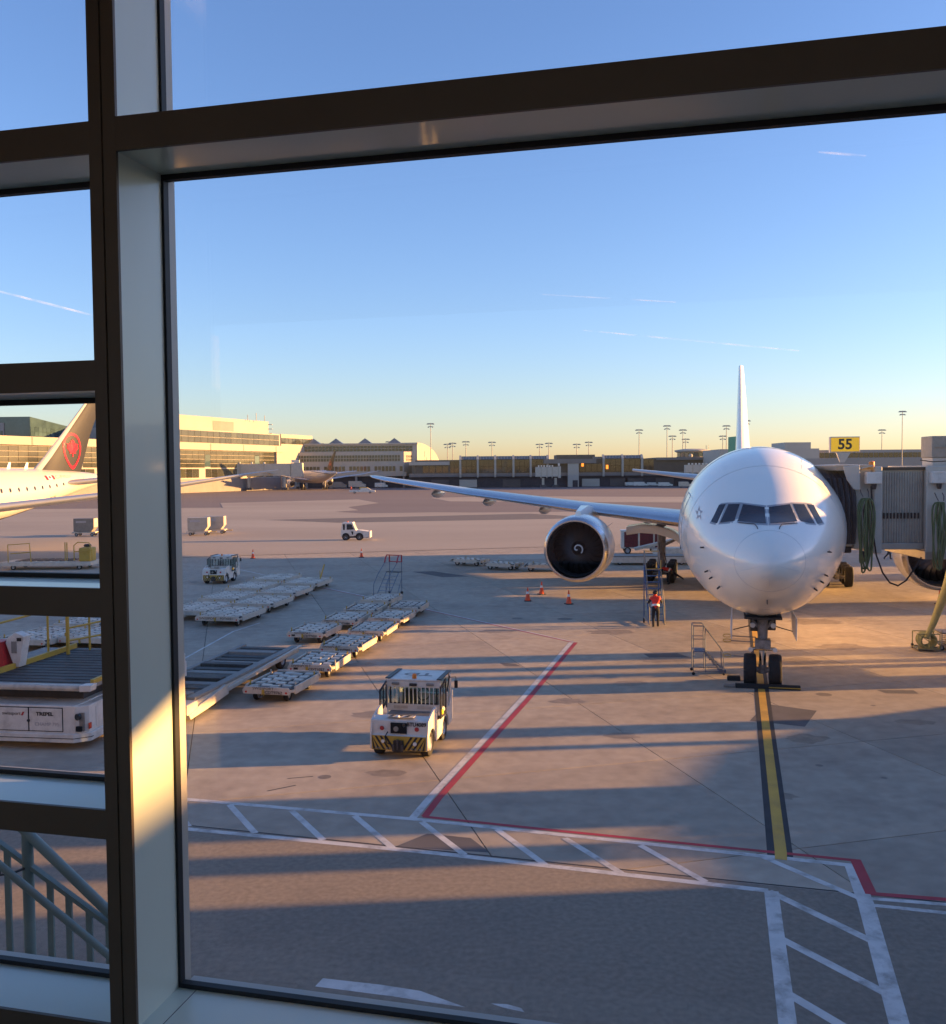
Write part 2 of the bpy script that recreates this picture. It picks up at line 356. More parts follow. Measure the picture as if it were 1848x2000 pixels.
strip('line', [(6.7,15.96), (7.91,15.63), (20,12.7)], 0.12, 'paint_white', 0.0024, hs)
rl = strip('stand_boundary', [(-1.14,20.27), (1.82,19.37), (7.30,17.78)], 0.12, 'paint_red', 0.0029)
strip('line', [(7.28,17.84), (6.96,16.34)], 0.20, 'paint_red', 0.0039, rl)
strip('line', [(6.84,16.40), (8.17,16.12), (20,13.5)], 0.14, 'paint_red', 0.0029, rl)
strip('line', [(4.44,40.95), (1.80,30.9), (-0.83,21.45), (-1.10,20.27)], 0.17, 'paint_red', 0.0034, rl)
strip('line', [(4.24,40.98), (1.60,30.96), (-1.03,21.50), (-1.38,20.1)], 0.18, 'paint_white', 0.0029, rl)
strip('line', [(4.40,41.0), (-2.6,51.3), (-9.66,61.2), (-22,78.6)], 0.11, 'paint_white', 0.0024, rl)
strip('line', [(4.26,41.02), (-2.75,51.25), (-9.8,61.1)], 0.09, 'paint_red', 0.0029, rl)
strip('line', [(-11.8,37.0), (-11.4,44.5), (-10.7,47.0)], 0.10, 'paint_white', 0.0024, rl)
# lead-in line of the stand
yl = strip('lead_in_line', [(5.86,17.85), (5.97,18.2), (9.91,32.4), (14.15,47.7), (27.5,97)], 0.225, 'paint_yellow', 0.0034)
strip('border', [(5.90,18.02), (9.91,32.4), (14.15,47.7), (27.5,97)], 0.48, 'paint_black', 0.0024, yl)
# worn direction stroke on the road
st = MB().add([(-2.28,13.72,.0020), (-2.36,13.50,.0020), (-1.2,13.22,.0020), (-0.55,13.03,.0020), (-0.16,12.93,.0020), (-0.82,13.36,.0020), (-1.4,13.53,.0020)], [(0,1,2,3,4,5,6)]).build('road_arrow', 'paint_white'); struct(st)
MB().add([(0.20,13.02,.0020), (0.36,12.92,.0020), (0.66,12.80,.0020), (0.62,12.90,.0020), (0.42,13.0,.0020)], [(0,1,2,3,4)]).build('stroke', 'paint_white', st)
# repairs, covers and tyre marks
patches = [[(-1.62,18.62), (-1.0,19.3), (-0.1,19.05), (0.28,18.3)], [(8.2,27.9), (9.3,29.9), (10.6,29.0), (9.6,27.2)], [(6.9,38.3), (7.0,37.5), (8.6,37.5), (8.3,38.4)],
           [(-4.6,70.6), (-2.2,66.8), (-0.3,67.2), (-3.0,70.8)], [(-33,150), (-20,140), (20,148), (10,165)], [(1,36.7), (1.6,36.5), (1.8,36.0), (1.2,36.0)]]
for i, p in enumerate(patches): sheet('pavement_patch', p, 0.0014, 'asphalt_patch')
def disc(name, x, y, r, M, z=0.0018):
    o = MB().add([(x + r*math.cos(t*math.pi/10), y + r*math.sin(t*math.pi/10), z) for t in range(20)], [tuple(range(20))]).build(name, M); return struct(o)
for x, y, r in [(11.6,31.1,.32), (8.7,23.6,.12), (4.6,47.5,.5), (2.2,47.8,.35), (-3.7,23.0,.2), (12.6,29.6,.1), (9.9,22.6,.1), (13.4,24.9,.15)]:
    disc('pit_cover', x, y, r*.8, 'cover_iron')
sheet('pit_cover', [(13.6,31.7), (14.8,31.6), (14.75,31.1), (13.7,31.2)], 0.0018, 'asphalt_patch')
for (x0, y0, x1, y1, w_) in [(-4.6,22.9,-4.0,23.05,.045), (-4.9,22.0,-4.3,22.4,.05)]:
    strip('tyre_mark', [(x0, y0), (x1, y1)], w_, 'paint_black', 0.0020)
rs_ = random.Random(5)
mat('oil_stain', (0.27,0.215,0.155), 0.7, var=0.25, scale=3.0, world=True)
for x, y, r in [(6.2,43.5,.8), (7.6,37.2,.9), (12.8,36.6,.7), (3.0,30.5,.4), (-3.2,29.0,.45), (4.2,26.4,.35), (9.2,26.0,.5), (-4.4,36.5,.5), (1.0,44.0,.6), (11.8,41.0,.9), (15.5,39.5,.8), (-2.2,23.3,.35), (7.0,21.4,.3), (13.0,27.6,.4), (5.5,33.0,.5), (16.8,46.0,1.0)]:
    pts = [(x + r*rs_.uniform(.6,1.15)*1.5*math.cos(t*math.pi/8), y + r*rs_.uniform(.6,1.15)*math.sin(t*math.pi/8)) for t in range(16)]
    sheet('oil_stain', pts, 0.0010, 'oil_stain')
# far pavement: light concrete lanes between the dark asphalt taxi lanes
far = [[gnd(430,982), gnd(700,975), gnd(740,982), gnd(680,990), gnd(700,996), gnd(590,1003), gnd(445,1006)],
       [gnd(840,972), gnd(1000,969), gnd(1300,970), gnd(1848,968), gnd(1848,980), gnd(1300,981), gnd(880,979)],
       [gnd(365,1012), gnd(600,1004), gnd(850,1000), gnd(1000,1001), gnd(1100,1007), gnd(1848,1006), gnd(1848,1012), gnd(365,1018)]]
for p in far: sheet('taxi_lane', p, -0.05, 'concrete_far')
# ================================================================== THE WINDOW WE LOOK THROUGH
WA = R(13.7)
WN = Vector((math.sin(WA), math.cos(WA))); WT = Vector((math.cos(WA), -math.sin(WA)))
rz_w = -WA                                     # local x runs along the wall, local y outwards, origin under the lens
cw = thing('curtain_wall', 'dark framed floor-to-ceiling terminal window that frames the whole view', 'window', (0,0,0), rz_w)
D0, DEP = 2.30, 0.22
VX = [-4.30, -1.59, 1.02, 3.62]                # mullion centres along the wall
HW = 0.041
ZT, ZB = 9.55, 5.70
for x in VX:
    w0, w1 = x-HW, x+HW
    mu = MB().box(w0, w1, D0+0.012, D0+DEP, ZB, ZT).build('mullion', 'frame_paint', cw)
    MB().box(w0-0.0006, x-0.0025, D0, D0+0.0115, ZB, ZT).build('cover_strip', 'frame_cap', mu, bevel=0.001)
    MB().box(x+0.0025, w1+0.0006, D0, D0+0.0115, ZB, ZT).build('cover_strip', 'frame_cap', mu, bevel=0.001)
    for sx in (-1, 1):
        MB().box(x+sx*0.023-0.026, x+sx*0.023+0.026, D0+DEP+0.0005, D0+DEP+0.026, ZB, ZT).build('gasket', 'gasket', mu)
    MB().box(x-0.034, x+0.034, D0+DEP+0.040, D0+DEP+0.085, ZB, ZT).build('outer_cap', 'bridge_grey', mu)
trans = {(0,1): [(8.375,8.460),(7.731,7.813),(7.100,7.181),(6.472,6.554),(5.80,5.936)], (1,2): [(8.375,8.465),(5.80,5.936)], (2,3): [(8.375,8.465),(5.80,5.936)]}
for (a, b_), rows in trans.items():
    x0, x1 = VX[a]+HW, VX[b_]-HW
    for (z0, z1) in rows:
        tr = MB().box(x0, x1, D0+0.012, D0+DEP, z0, z1).build('transom', 'frame_paint', cw)
        MB().box(x0, x1, D0+0.0005, D0+0.0115, z0-0.0006, z1+0.0006).build('cover_strip', 'frame_cap', tr)
        MB().box(x0+0.008, x1-0.008, D0+DEP+0.0005, D0+DEP+0.024, z0-0.016, z1+0.014).build('gasket', 'gasket', tr)
        MB().box(x0+0.006, x1-0.006, D0+DEP+0.042, D0+DEP+0.08, z0+0.004 if z0 > 6 else z0, z1-0.004).build('outer_cap', 'bridge_grey', tr)
    zs = sorted(rows)
    for k in range(len(zs)):
        zlo = zs[k][1]-0.01; zhi = zs[k+1][0]+0.01 if k+1 < len(zs) else ZT
        MB().box(x0-0.02, x1+0.02, D0+DEP+0.0265, D0+DEP+0.0385, zlo, zhi).build('glass_pane', 'window_glass', cw)
# the sill corner joint on the near pane
MB().box(VX[1]+HW+0.06, VX[1]+HW+0.062, D0+0.02, D0+DEP-0.002, 5.9362, 5.9366).build('sill_joint', 'seam', cw)
# lounge behind the lens: carpet, ceiling and walls in the dark
def room(name, x0, x1, y0, y1, z0, z1, M):
    o = MB().box(x0, x1, y0, y1, z0, z1).build(name, M); o.rotation_euler = (0,0,rz_w); return struct(o)
room('floor', -9, 9, -7, D0, 5.55, 5.78, 'carpet')
room('ceiling', -9, 9, -7, D0+0.35, 9.56, 9.9, 'room_wall')
room('wall_back', -9, 9, -7.3, -7, 5.55, 6.3, 'room_wall')
room('wall_left', -9.3, -9, -7, D0+0.2, 5.55, 9.9, 'room_wall')
room('wall_right', 9, 9.3, -7, D0+0.2, 5.55, 9.9, 'room_wall')
# our own pier, seen only from other places
pier = thing('terminal_pier', 'grey terminal pier wall below and beside the viewing window', 'building', (0,0,0), rz_w)
MB().box(-60, 26, -12, D0+0.3, 0, 5.5).build('wall', 'bld_grey', pier)
MB().box(-60, -9.3, -12, D0+0.3, 5.5, 10.2).build('wall', 'bld_grey', pier)
MB().box(9.3, 26, -12, D0+0.3, 5.5, 10.2).build('wall', 'bld_grey', pier)
MB().box(VX[0]-5, VX[0]-HW, D0, D0+0.3, 5.5, 9.9).build('wall', 'bld_grey', pier)
MB().box(VX[3]+HW, 9.3, D0, D0+0.3, 5.5, 9.9).build('wall', 'bld_grey', pier)
MB().box(-60, 26, -7.4, D0+0.36, 10.2, 10.6).build('roof', 'bld_grey', pier)
# green stair railing just outside the lower left pane
RY = 4.05
def wpt(u, v, Yn):
    r = _fw + RT*((u-924)/1848) + UP*((1000-v)/1848); n3 = Vector((WN.x, WN.y, 0)); k = Yn / r.dot(n3); p = r*k
    return Vector((p.dot(Vector((WT.x, WT.y, 0))), Yn, p.z + EYE))
rail = thing('stair_railing', 'sloping grey-green pipe stair railing outside the lower left window pane', 'railing', (0,0,0), rz_w)
def ext(a, b, e0, e1): d = b-a; return [a - d*e0, b + d*e1]
pa, pb = wpt(55,1628,RY), wpt(215,1784,RY)
MB().tube(ext(pa, pb, 1.6, 0.62), 0.026, 12).build('handrail', 'rail_green', rail, True)
qa, qb = wpt(0,1648,RY), wpt(215,1806,RY)
e_ = ext(qa, qb, 1.2, 1.3)
MB().bar(e_[0], e_[1], 0.03, 0.022).build('flat_rail', 'rail_green', rail)
ca, cb = wpt(0,1690,RY-0.14), wpt(215,1868,RY-0.14)
MB().tube(ext(ca, cb, 1.2, 0.5), 0.019, 12).build('handrail', 'rail_green', rail, True)
for u in (-60, -22, 15, 97, 133, 172, 210):
    p = wpt(u, 1700, RY); z1 = qa.z + (qb.z-qa.z)*(p.x-qa.x)/(qb.x-qa.x)
    MB().box(p.x-0.017, p.x+0.017, RY-0.006, RY+0.006, z1-1.0, z1-0.005).build('baluster', 'rail_green', rail)
p = wpt(55, 1700, RY); z1 = pa.z
MB().cyl((p.x, RY, z1-1.4), (p.x, RY, z1), 0.028, n=14).build('post', 'rail_green', rail, True)
MB().tube([(p.x-0.06, RY-0.14, ca.z+0.03), (p.x-0.05, RY-0.14, ca.z-0.05), (p.x-0.02, RY-0.08, ca.z-0.06), (p.x, RY-0.02, ca.z-0.06)], 0.007, 6).build('bracket', 'dark_metal', rail, True)
# ================================================================== AIRCRAFT
def interp(tab, s):
    """smooth table lookup in sqrt(s)"""
    u = math.sqrt(max(s, 0)); xs = [math.sqrt(r[0]) for r in tab]
    if u <= xs[0]: return tab[0][1:]
    if u >= xs[-1]: return tab[-1][1:]
    i = max(k for k in range(len(xs)-1) if xs[k] <= u)
    t = (u-xs[i])/(xs[i+1]-xs[i]); out = []
    for c in range(1, len(tab[0])):
        p1, p2 = tab[i][c], tab[i+1][c]
        m1 = (p2-tab[i-1][c])/(xs[i+1]-xs[i-1])*(xs[i+1]-xs[i]) if i > 0 else (p2-p1)
        m2 = (tab[i+2][c]-p1)/(xs[i+2]-xs[i])*(xs[i+1]-xs[i]) if i+2 < len(xs) else (p2-p1)
        t2, t3 = t*t, t*t*t
        out.append((2*t3-3*t2+1)*p1 + (t3-2*t2+t)*m1 + (-2*t3+3*t2)*p2 + (t3-t2)*m2)
    return tuple(out)
def body_table(Rf, L):
    k = Rf/3.1
    nose = [(0,-.62,-.62,0,-.62), (.12,-.30,-.95,.36,-.62), (.4,-.02,-1.20,.67,-.58), (.9,.28,-1.52,1.03,-.54), (1.6,.56,-1.88,1.42,-.45), (2.3,.80,-2.14,1.72,-.36),
            (3.0,1.18,-2.36,1.98,-.27), (3.8,1.66,-2.56,2.23,-.19), (4.8,2.15,-2.75,2.49,-.11), (6.0,2.56,-2.90,2.72,-.05), (7.5,2.86,-3.01,2.92,-.02), (9.5,3.05,-3.08,3.05,0), (12,3.1,-3.1,3.1,0)]
    t = [(s*k, a*k, b*k, c*k, d*k) for s, a, b, c, d in nose]
    t += [(L-26*k, Rf, -Rf, Rf, 0), (L-20*k, Rf, -Rf*.80, Rf*.96, .06), (L-13*k, Rf*.97, -Rf*.35, Rf*.76, .5*k), (L-6*k, Rf*.88, Rf*.14, Rf*.46, 1.5*k), (L-2*k, Rf*.76, Rf*.40, Rf*.24, 1.8*k), (L, Rf*.66, Rf*.52, .12, 1.84*k)]
    return t
class Body:
    def __init__(s, Rf, L, zc): s.tab = body_table(Rf, L); s.Rf = Rf; s.L = L; s.zc = zc
    def pt(s, st, th, off=0.0):
        top, bot, wd, zm = interp(s.tab, st); c = math.cos(th)
        return Vector((math.sin(th)*(wd+off), st, s.zc + zm + ((top-zm+off) if c >= 0 else (zm-bot+off))*c))
    def front(s, x, z, off=0.0):
        """point of the nose skin that lies at lateral x, height z"""
        lo, hi = 0.0, 12.0
        def F(st):
            top, bot, wd, zm = interp(s.tab, st); dz = z-s.zc-zm; h = (top-zm) if dz >= 0 else (zm-bot)
            return (x/max(wd,1e-4))**2 + (dz/max(h,1e-4))**2 - 1
        for _ in range(40):
            mid = (lo+hi)/2
            if F(mid) > 0: lo = mid
            else: hi = mid
        e = 0.02
        if off:
            p = s.front(x, z); px = s.front(x+e, z); pz = s.front(x, z+e)
            nn = (px-p).cross(pz-p).normalized()
            if nn.y > 0: nn = -nn
            return p + nn*off
        return Vector((x, hi, z))
def surf_quad(B, c, off, thick=0.0, n=6):
    """c: four (x,z) corners TL TR BR BL mapped on the nose"""
    def fn(u, v):
        x = (c[0][0]*(1-u)+c[1][0]*u)*(1-v) + (c[3][0]*(1-u)+c[2][0]*u)*v; z = (c[0][1]*(1-u)+c[1][1]*u)*(1-v) + (c[3][1]*(1-u)+c[2][1]*u)*v
        return B.front(x, z, off)
    return MB().grid(fn, n, n)
def grow(c, g):
    cx = sum(p[0] for p in c)/4; cz = sum(p[1] for p in c)/4
    return [(p[0] + (g if p[0] > cx else -g), p[1] + (g if p[1] > cz else -g)) for p in c]
AF = [(1,0), (.9,.022), (.75,.048), (.55,.072), (.35,.083), (.2,.076), (.1,.058), (.04,.037), (.012,.02), (0,0), (.012,-.016), (.04,-.026), (.1,-.037), (.2,-.045), (.35,-.047), (.55,-.036), (.75,-.018), (.9,-.006)]
def wing_ring(sec, side, tk=1.0, vertical=False, pts=AF):
    """sec: lateral, leading edge station, chord, height, thickness scale, twist"""
    L, le, ch, z, th, tw = sec; out = []
    for a, b in pts:
        y = le + a*ch; h = b*ch*th
        if vertical: out.append((h, y, L))
        else: out.append((side*L, y, z + h - (a-.3)*ch*tw))
    return out
def tyre_mesh(r, wd, n=28):
    pr = [(r*.55,-wd*.42), (r*.72,-wd*.5), (r*.9,-wd*.49), (r*.975,-wd*.40), (r,-wd*.2), (r,wd*.2), (r*.975,wd*.40), (r*.9,wd*.49), (r*.72,wd*.5), (r*.55,wd*.42)]
    return MB().lathe(pr, (0,0,0), (1,0,0), n).mesh('tyre', 'tyre', True)
def rim_mesh(r, wd, n=20):
    pr = [(0.001,-wd*.30), (r*.18,-wd*.34), (r*.30,-wd*.22), (r*.46,-wd*.26), (r*.56,-wd*.43), (r*.56,wd*.43), (r*.46,wd*.26), (r*.30,wd*.22), (r*.18,wd*.34), (0.001,wd*.30)]
    return MB().lathe(pr, (0,0,0), (1,0,0), n).mesh('rim', 'rim', True)
def wheel(parent, me_t, me_r, loc, rz=0.0):
    t = inst(me_t, 'wheel', parent, loc, (0,0,rz)); inst(me_r, 'rim', t); return t

def engine(root, side, L, st, zc, Rn, ln, detail=True):
    o = (side*L, st, zc)
    na = MB().lathe([(Rn*.90,0.10), (Rn*.965,0.35), (Rn*1.0,0.9), (Rn*1.02,1.8), (Rn*1.0,3.0), (Rn*.92,4.2), (Rn*.80,5.2), (Rn*.66,6.2)], o, (0,1,0), 56).build('nacelle', 'aircraft_white', root, True)
    MB().lathe([(Rn*.80,0.42), (Rn*.815,0.14), (Rn*.845,0.0), (Rn*.885,0.0), (Rn*.945,0.18), (Rn*.972,0.42)], o, (0,1,0), 56).build('inlet_lip', 'bare_metal', na, True)
    MB().lathe([(Rn*.80,0.40), (Rn*.79,0.9), (Rn*.79,1.75)], o, (0,1,0), 48).build('inlet_duct', 'dark_metal', na, True)
    MB().lathe([(Rn*.79,1.75), (.001,1.75)], o, (0,1,0), 48).build('fan_back', 'void', na)
    MB().lathe([(Rn*.66,6.2), (Rn*.42,6.6), (Rn*.30,8.2), (.001,9.0)], o, (0,1,0), 32).build('exhaust_core', 'dark_metal', na, True)
    if detail:
        bl = MB(); rs = 10; rows = []
        for i in range(rs+1):
            r = Rn*(.20 + .585*i/rs); tw = .35 + .75*i/rs; sw = .16*math.sin(math.pi*i/rs); cw_ = Rn*(.065+.05*i/rs)
            rows.append([(r*math.sin(sw)-cw_*math.cos(tw)+0, -cw_*math.sin(tw)*.6, r*math.cos(sw)), (r*math.sin(sw)+cw_*math.cos(tw), cw_*math.sin(tw)*.6, r*math.cos(sw))])
        bl.loft(rows, False, False)
        me = bl.mesh('fan_blade', 'fan_black', True)
        fan = MB().lathe([(.001,-.55), (Rn*.07,-.48), (Rn*.16,-.26), (Rn*.215,0.0), (Rn*.225,.2)], (o[0], o[1]+1.35, o[2]), (0,1,0), 24).build('spinner', 'fan_black', na, True)
        for k in range(22):
            inst(me, 'fan_blade', fan, (o[0], o[1]+1.45, o[2]), (0, 2*math.pi*k/22, 0))
        pts = []
        for i in range(17):
            t = i/16; a = R(-100) + t*R(330); r = Rn*(.02 + .15*t)
            pts.append((o[0] - r*math.cos(a)*1.0, o[1]+1.35-.60+r*.93, o[2] + r*math.sin(a)))
        MB().tube(pts, Rn*.024, 6).build('spinner_spiral', 'reflective', fan, True)
    # pylon and strake
    MB().loft([[(o[0]-.22, st+1.3, zc+Rn*.98), (o[0]+.22, st+1.3, zc+Rn*.98), (o[0]+.12, st+1.3, zc+Rn*1.12), (o[0]-.12, st+1.3, zc+Rn*1.12)],
               [(o[0]-.30, st+4, zc+Rn*.85), (o[0]+.30, st+4, zc+Rn*.85), (o[0]+.25, st+4, zc+Rn*1.25), (o[0]-.25, st+4, zc+Rn*1.25)],
               [(o[0]-.26, st+9, zc+Rn*.45), (o[0]+.26, st+9, zc+Rn*.45), (o[0]+.22, st+9, zc+Rn*1.05), (o[0]-.22, st+9, zc+Rn*1.05)]]).build('pylon', 'aircraft_white', root, True)
    s2 = -side; a = R(38)
    ux, uz = math.cos(a)*s2, math.sin(a)
    MB().add([(o[0]+ux*Rn*1.0, st+1.6, zc+uz*Rn), (o[0]+ux*Rn*1.0, st+3.1, zc+uz*Rn), (o[0]+ux*Rn*1.2, st+3.1, zc+uz*Rn*1.2), (o[0]+ux*Rn*1.15, st+2.3, zc+uz*Rn*1.15),
              (o[0]+ux*Rn*1.0+.02, st+1.6, zc+uz*Rn+.02), (o[0]+ux*Rn*1.0+.02, st+3.1, zc+uz*Rn+.02), (o[0]+ux*Rn*1.2+.02, st+3.1, zc+uz*Rn*1.2+.02), (o[0]+ux*Rn*1.15+.02, st+2.3, zc+uz*Rn*1.15+.02)],
             [(0,1,2,3), (7,6,5,4), (0,4,5,1), (1,5,6,2), (2,6,7,3), (3,7,4,0)]).build('strake', 'aircraft_grey', na)
    return na
def main_gear(root, side, L, st, zw, ladder=True):
    g = MB().cyl((side*L, st, .9), (side*L, st, zw), .26, .30, 16).build('main_gear', 'gear_grey', root, True)
    MB().cyl((side*L, st, .55), (side*L, st, 1.0), .19, .19, 14).build('piston', 'chrome', g, True)
    MB().bar((side*L, st-1.75, .62), (side*L, st+1.75, .62), .26, .30).build('bogie_beam', 'gear_grey', g)
    MB().bar((side*L, st, 2.3), (side*(L-2.6), st, 3.6), .16, .16).build('side_brace', 'gear_grey', g)
    MB().bar((side*L, st, 1.4), (side*L, st-1.5, 3.8), .16, .16).build('drag_brace', 'gear_grey', g)
    MB().cyl((side*L-.1, st-.35, 1.1), (side*L-.1, st-.35, 2.6), .07, n=8).build('actuator', 'dark_metal', g)
    MB().tube([(side*L+.2, st-.2, .8), (side*L+.34, st-.3, 1.3), (side*L+.2, st-.25, 1.9)], .03, 6).build('hydraulic_hose', 'rubber_black', g)
    for dy in (-1.47, 0, 1.47):
        MB().cyl((side*L-.9, st+dy, .62), (side*L+.9, st+dy, .62), .09, n=10).build('axle', 'gear_grey', g)
        for sx in (-1, 1): wheel(g, MT, MR, (side*L+sx*.70, st+dy, .66))
    return g
MT = tyre_mesh(.66, .50); MR = rim_mesh(.66, .50)
NT = tyre_mesh(.545, .42); NR = rim_mesh(.545, .42)

# ---------------------------------------------------------------- the big white airliner at stand 55
AX = Vector((0.26, 0.9656)); NOSE = (8.56, 27.2)
big = thing('airliner', 'large white twin-engine airliner parked nose-on beside the covered boarding bridge', 'airplane', (NOSE[0], NOSE[1], 0), -math.atan2(AX.x, AX.y))
ZC = 5.30; B = Body(3.1, 73.0, ZC)
sts = [0.004, .03, .08, .16, .28, .44, .65, .9, 1.2, 1.55, 1.95, 2.4, 2.9, 3.4, 4.0, 4.7, 5.5, 6.5, 7.7, 9.2, 11, 14, 20, 28, 36, 44, 48, 52, 56, 60, 64, 67, 70, 72, 73]
NS = 72
fus = MB().loft([[B.pt(s_, 2*math.pi*j/NS) for j in range(NS)] for s_ in sts]).build('fuselage', 'aircraft_white', big, True)
# belly fairing
MB().loft([[(x_*wf, st_, 2.55 + z_*hf) for x_, z_ in [(math.sin(2*math.pi*j/24), math.cos(2*math.pi*j/24)) for j in range(24)]] for st_, wf, hf in
           [(21,.4,.2), (23,2.2,.5), (26,3.25,.82), (30,3.55,.95), (36,3.55,.95), (41,3.1,.75), (45,1.6,.45), (47,.3,.1)]]).build('belly_fairing', 'aircraft_white', big, True)
# radome seam, lightning strips and skin seams
def skin_line(pts, r, name, M='panel_line', par=fus):
    return MB().tube([B.front(x, z, 0.001) for x, z in pts], r, 5).build(name, M, par)
rc = (0.02, 4.80)
ring = [(rc[0]+1.02*math.cos(t*math.pi/24), rc[1]-.04+.90*math.sin(t*math.pi/24)) for t in range(48)]
MB().tube([B.front(x, z, 0.001) for x, z in ring], .0032, 5, True).build('radome_seam', 'panel_line', fus)
for a in (200, 340):
    skin_line([(rc[0]+math.cos(R(a))*r*1.0, rc[1]-.04+math.sin(R(a))*r*.9) for r in (.30,.5,.7,.88)], .005, 'lightning_strip', 'aircraft_panel')
skin_line([(0.0, 4.45), (0.0, 4.25), (0.0, 4.05)], .005, 'lightning_strip', 'aircraft_panel')
for st_ in (8.9, 14.5):
    MB().tube([B.pt(st_, 2*math.pi*j/60, 0.001) for j in range(60)], .006, 4, True).build('skin_seam', 'panel_line', fus)
for th in (28, -28, 62, -62, 118, -118):
    MB().tube([B.pt(s_, R(th), 0.0005) for s_ in (5.2, 6.2, 7.4, 8.8, 11, 14, 18)], .004, 4).build('skin_seam', 'panel_line', fus)
for sg in (-1, 1): skin_line([(sg*1.3, 5.35), (sg*1.15, 4.9), (sg*1.12, 4.5)], .003, 'skin_seam')
MB().tube([B.pt(5.2, R(th*7.5), 0.0005) for th in range(-24, 25)], .004, 4).build('skin_seam', 'panel_line', fus)
# six cockpit panes
panes = [[(-.78,6.37), (-.07,6.29), (-.07,5.84), (-.97,5.87)], [(-1.27,6.36), (-.89,6.375), (-1.08,5.87), (-1.56,5.79)], [(-1.60,6.33), (-1.37,6.36), (-1.66,5.77), (-1.87,5.80)]]
panes = [[(x_*.91, z_) for x_, z_ in p] for p in panes]
panes += [[(-p[1][0],p[1][1]), (-p[0][0],p[0][1]), (-p[3][0],p[3][1]), (-p[2][0],p[2][1])] for p in panes]
for p in panes:
    fr_ = surf_quad(B, grow(p, .052), .004).build('cockpit_frame', 'pane_frame', fus, True)
    surf_quad(B, p, .011).build('cockpit_pane', 'cockpit_glass', fr_, True)
for sg in (-1, 1):
    MB().tube([B.front(sg*.40, 5.80, .03), B.front(sg*.85, 5.815, .03)], .012, 5).build('wiper', 'black_paint', fus)
    MB().tube([B.front(sg*.40, 5.80, .03), B.front(sg*.33, 5.74, .02), B.front(sg*.31, 5.69, .01)], .014, 5).build('wiper_arm', 'black_paint', fus)
# probes
for x, z, a in [(-1.93,4.98,0), (-1.80,4.22,1), (-1.66,4.03,0), (-1.42,3.75,1), (1.80,4.92,2), (1.74,4.18,0), (1.62,3.98,0), (1.42,3.77,1), (-.02,3.52,0)]:
    p = B.front(x, z, 0); q = B.front(x, z, .11)
    pr_ = MB().bar(p, q, .03, .05).build('probe', 'dark_metal', fus)
    MB().bar(q, q + Vector((0,-.10,0)), .022, .022).build('probe_tip', 'black_paint', pr_)
    if a: MB().bar(B.front(x+.10, z-.03, .002), B.front(x+.05, z+.05, .002), .02, .006).build('sensor_mark', 'panel_line', fus)
# doors as thin proud outlines, small service hatches
def door_outline(s0, s1, t0, t1, name='door_outline'):
    pts = [B.pt(s0+(s1-s0)*k/4, t0, .004) for k in range(5)] + [B.pt(s1, t0+(t1-t0)*k/6, .004) for k in range(1, 7)] + [B.pt(s1-(s1-s0)*k/4, t1, .004) for k in range(1, 5)] + [B.pt(s0, t1-(t1-t0)*k/6, .004) for k in range(1, 6)]
    return MB().tube(pts, .011, 4, True).build(name, 'panel_line', fus)
for sg in (-1, 1):
    door_outline(6.6, 7.75, sg*R(62), sg*R(104)); door_outline(17.5, 18.6, sg*R(62), sg*R(104))
door_outline(8.6, 10.8, -R(103), -R(127), 'cargo_door_outline')
MB().tube([B.pt(9.0, -R(106), .012), B.pt(9.5, -R(105), .012)], .05, 5).build('door_handle', 'black_paint', fus)
MB().bar(B.front(-.13, 3.06, .006), B.front(.12, 3.06, .006), .012, .01).build('hatch_edge', 'panel_line', fus)
for k in range(34):
    st_ = 13.2 + k*1.15 + (1.2 if k > 4 else 0)
    for sg in (-1, 1):
        c = B.pt(st_, sg*R(80), .004)
        if abs(st_-18) < 1.0: continue
        b_ = MB(); b_.loft([[B.pt(st_+.12*math.cos(t*math.pi/5), sg*R(80)+.06*math.sin(t*math.pi/5), .006) for t in range(10)], [B.pt(st_, sg*R(80), .0065)]*10], False)
        b_.build('cabin_window', 'dark_glass', fus)
# alliance mark near the nose, grey
for k in range(5):
    a0 = R(90+72*k); a1 = a0+R(30); cx, cz = -2.12, 6.02
    pts = [(cx+.05*math.cos(a0-.5), cz+.08*math.sin(a0-.5)), (cx+.14*math.cos(a0), cz+.24*math.sin(a0)), (cx+.07*math.cos(a1+.2), cz+.12*math.sin(a1+.2))]
    MB().add([B.front(x, z, .006) for x, z in pts], [(0,1,2)]).build('alliance_mark', 'print_grey', fus)
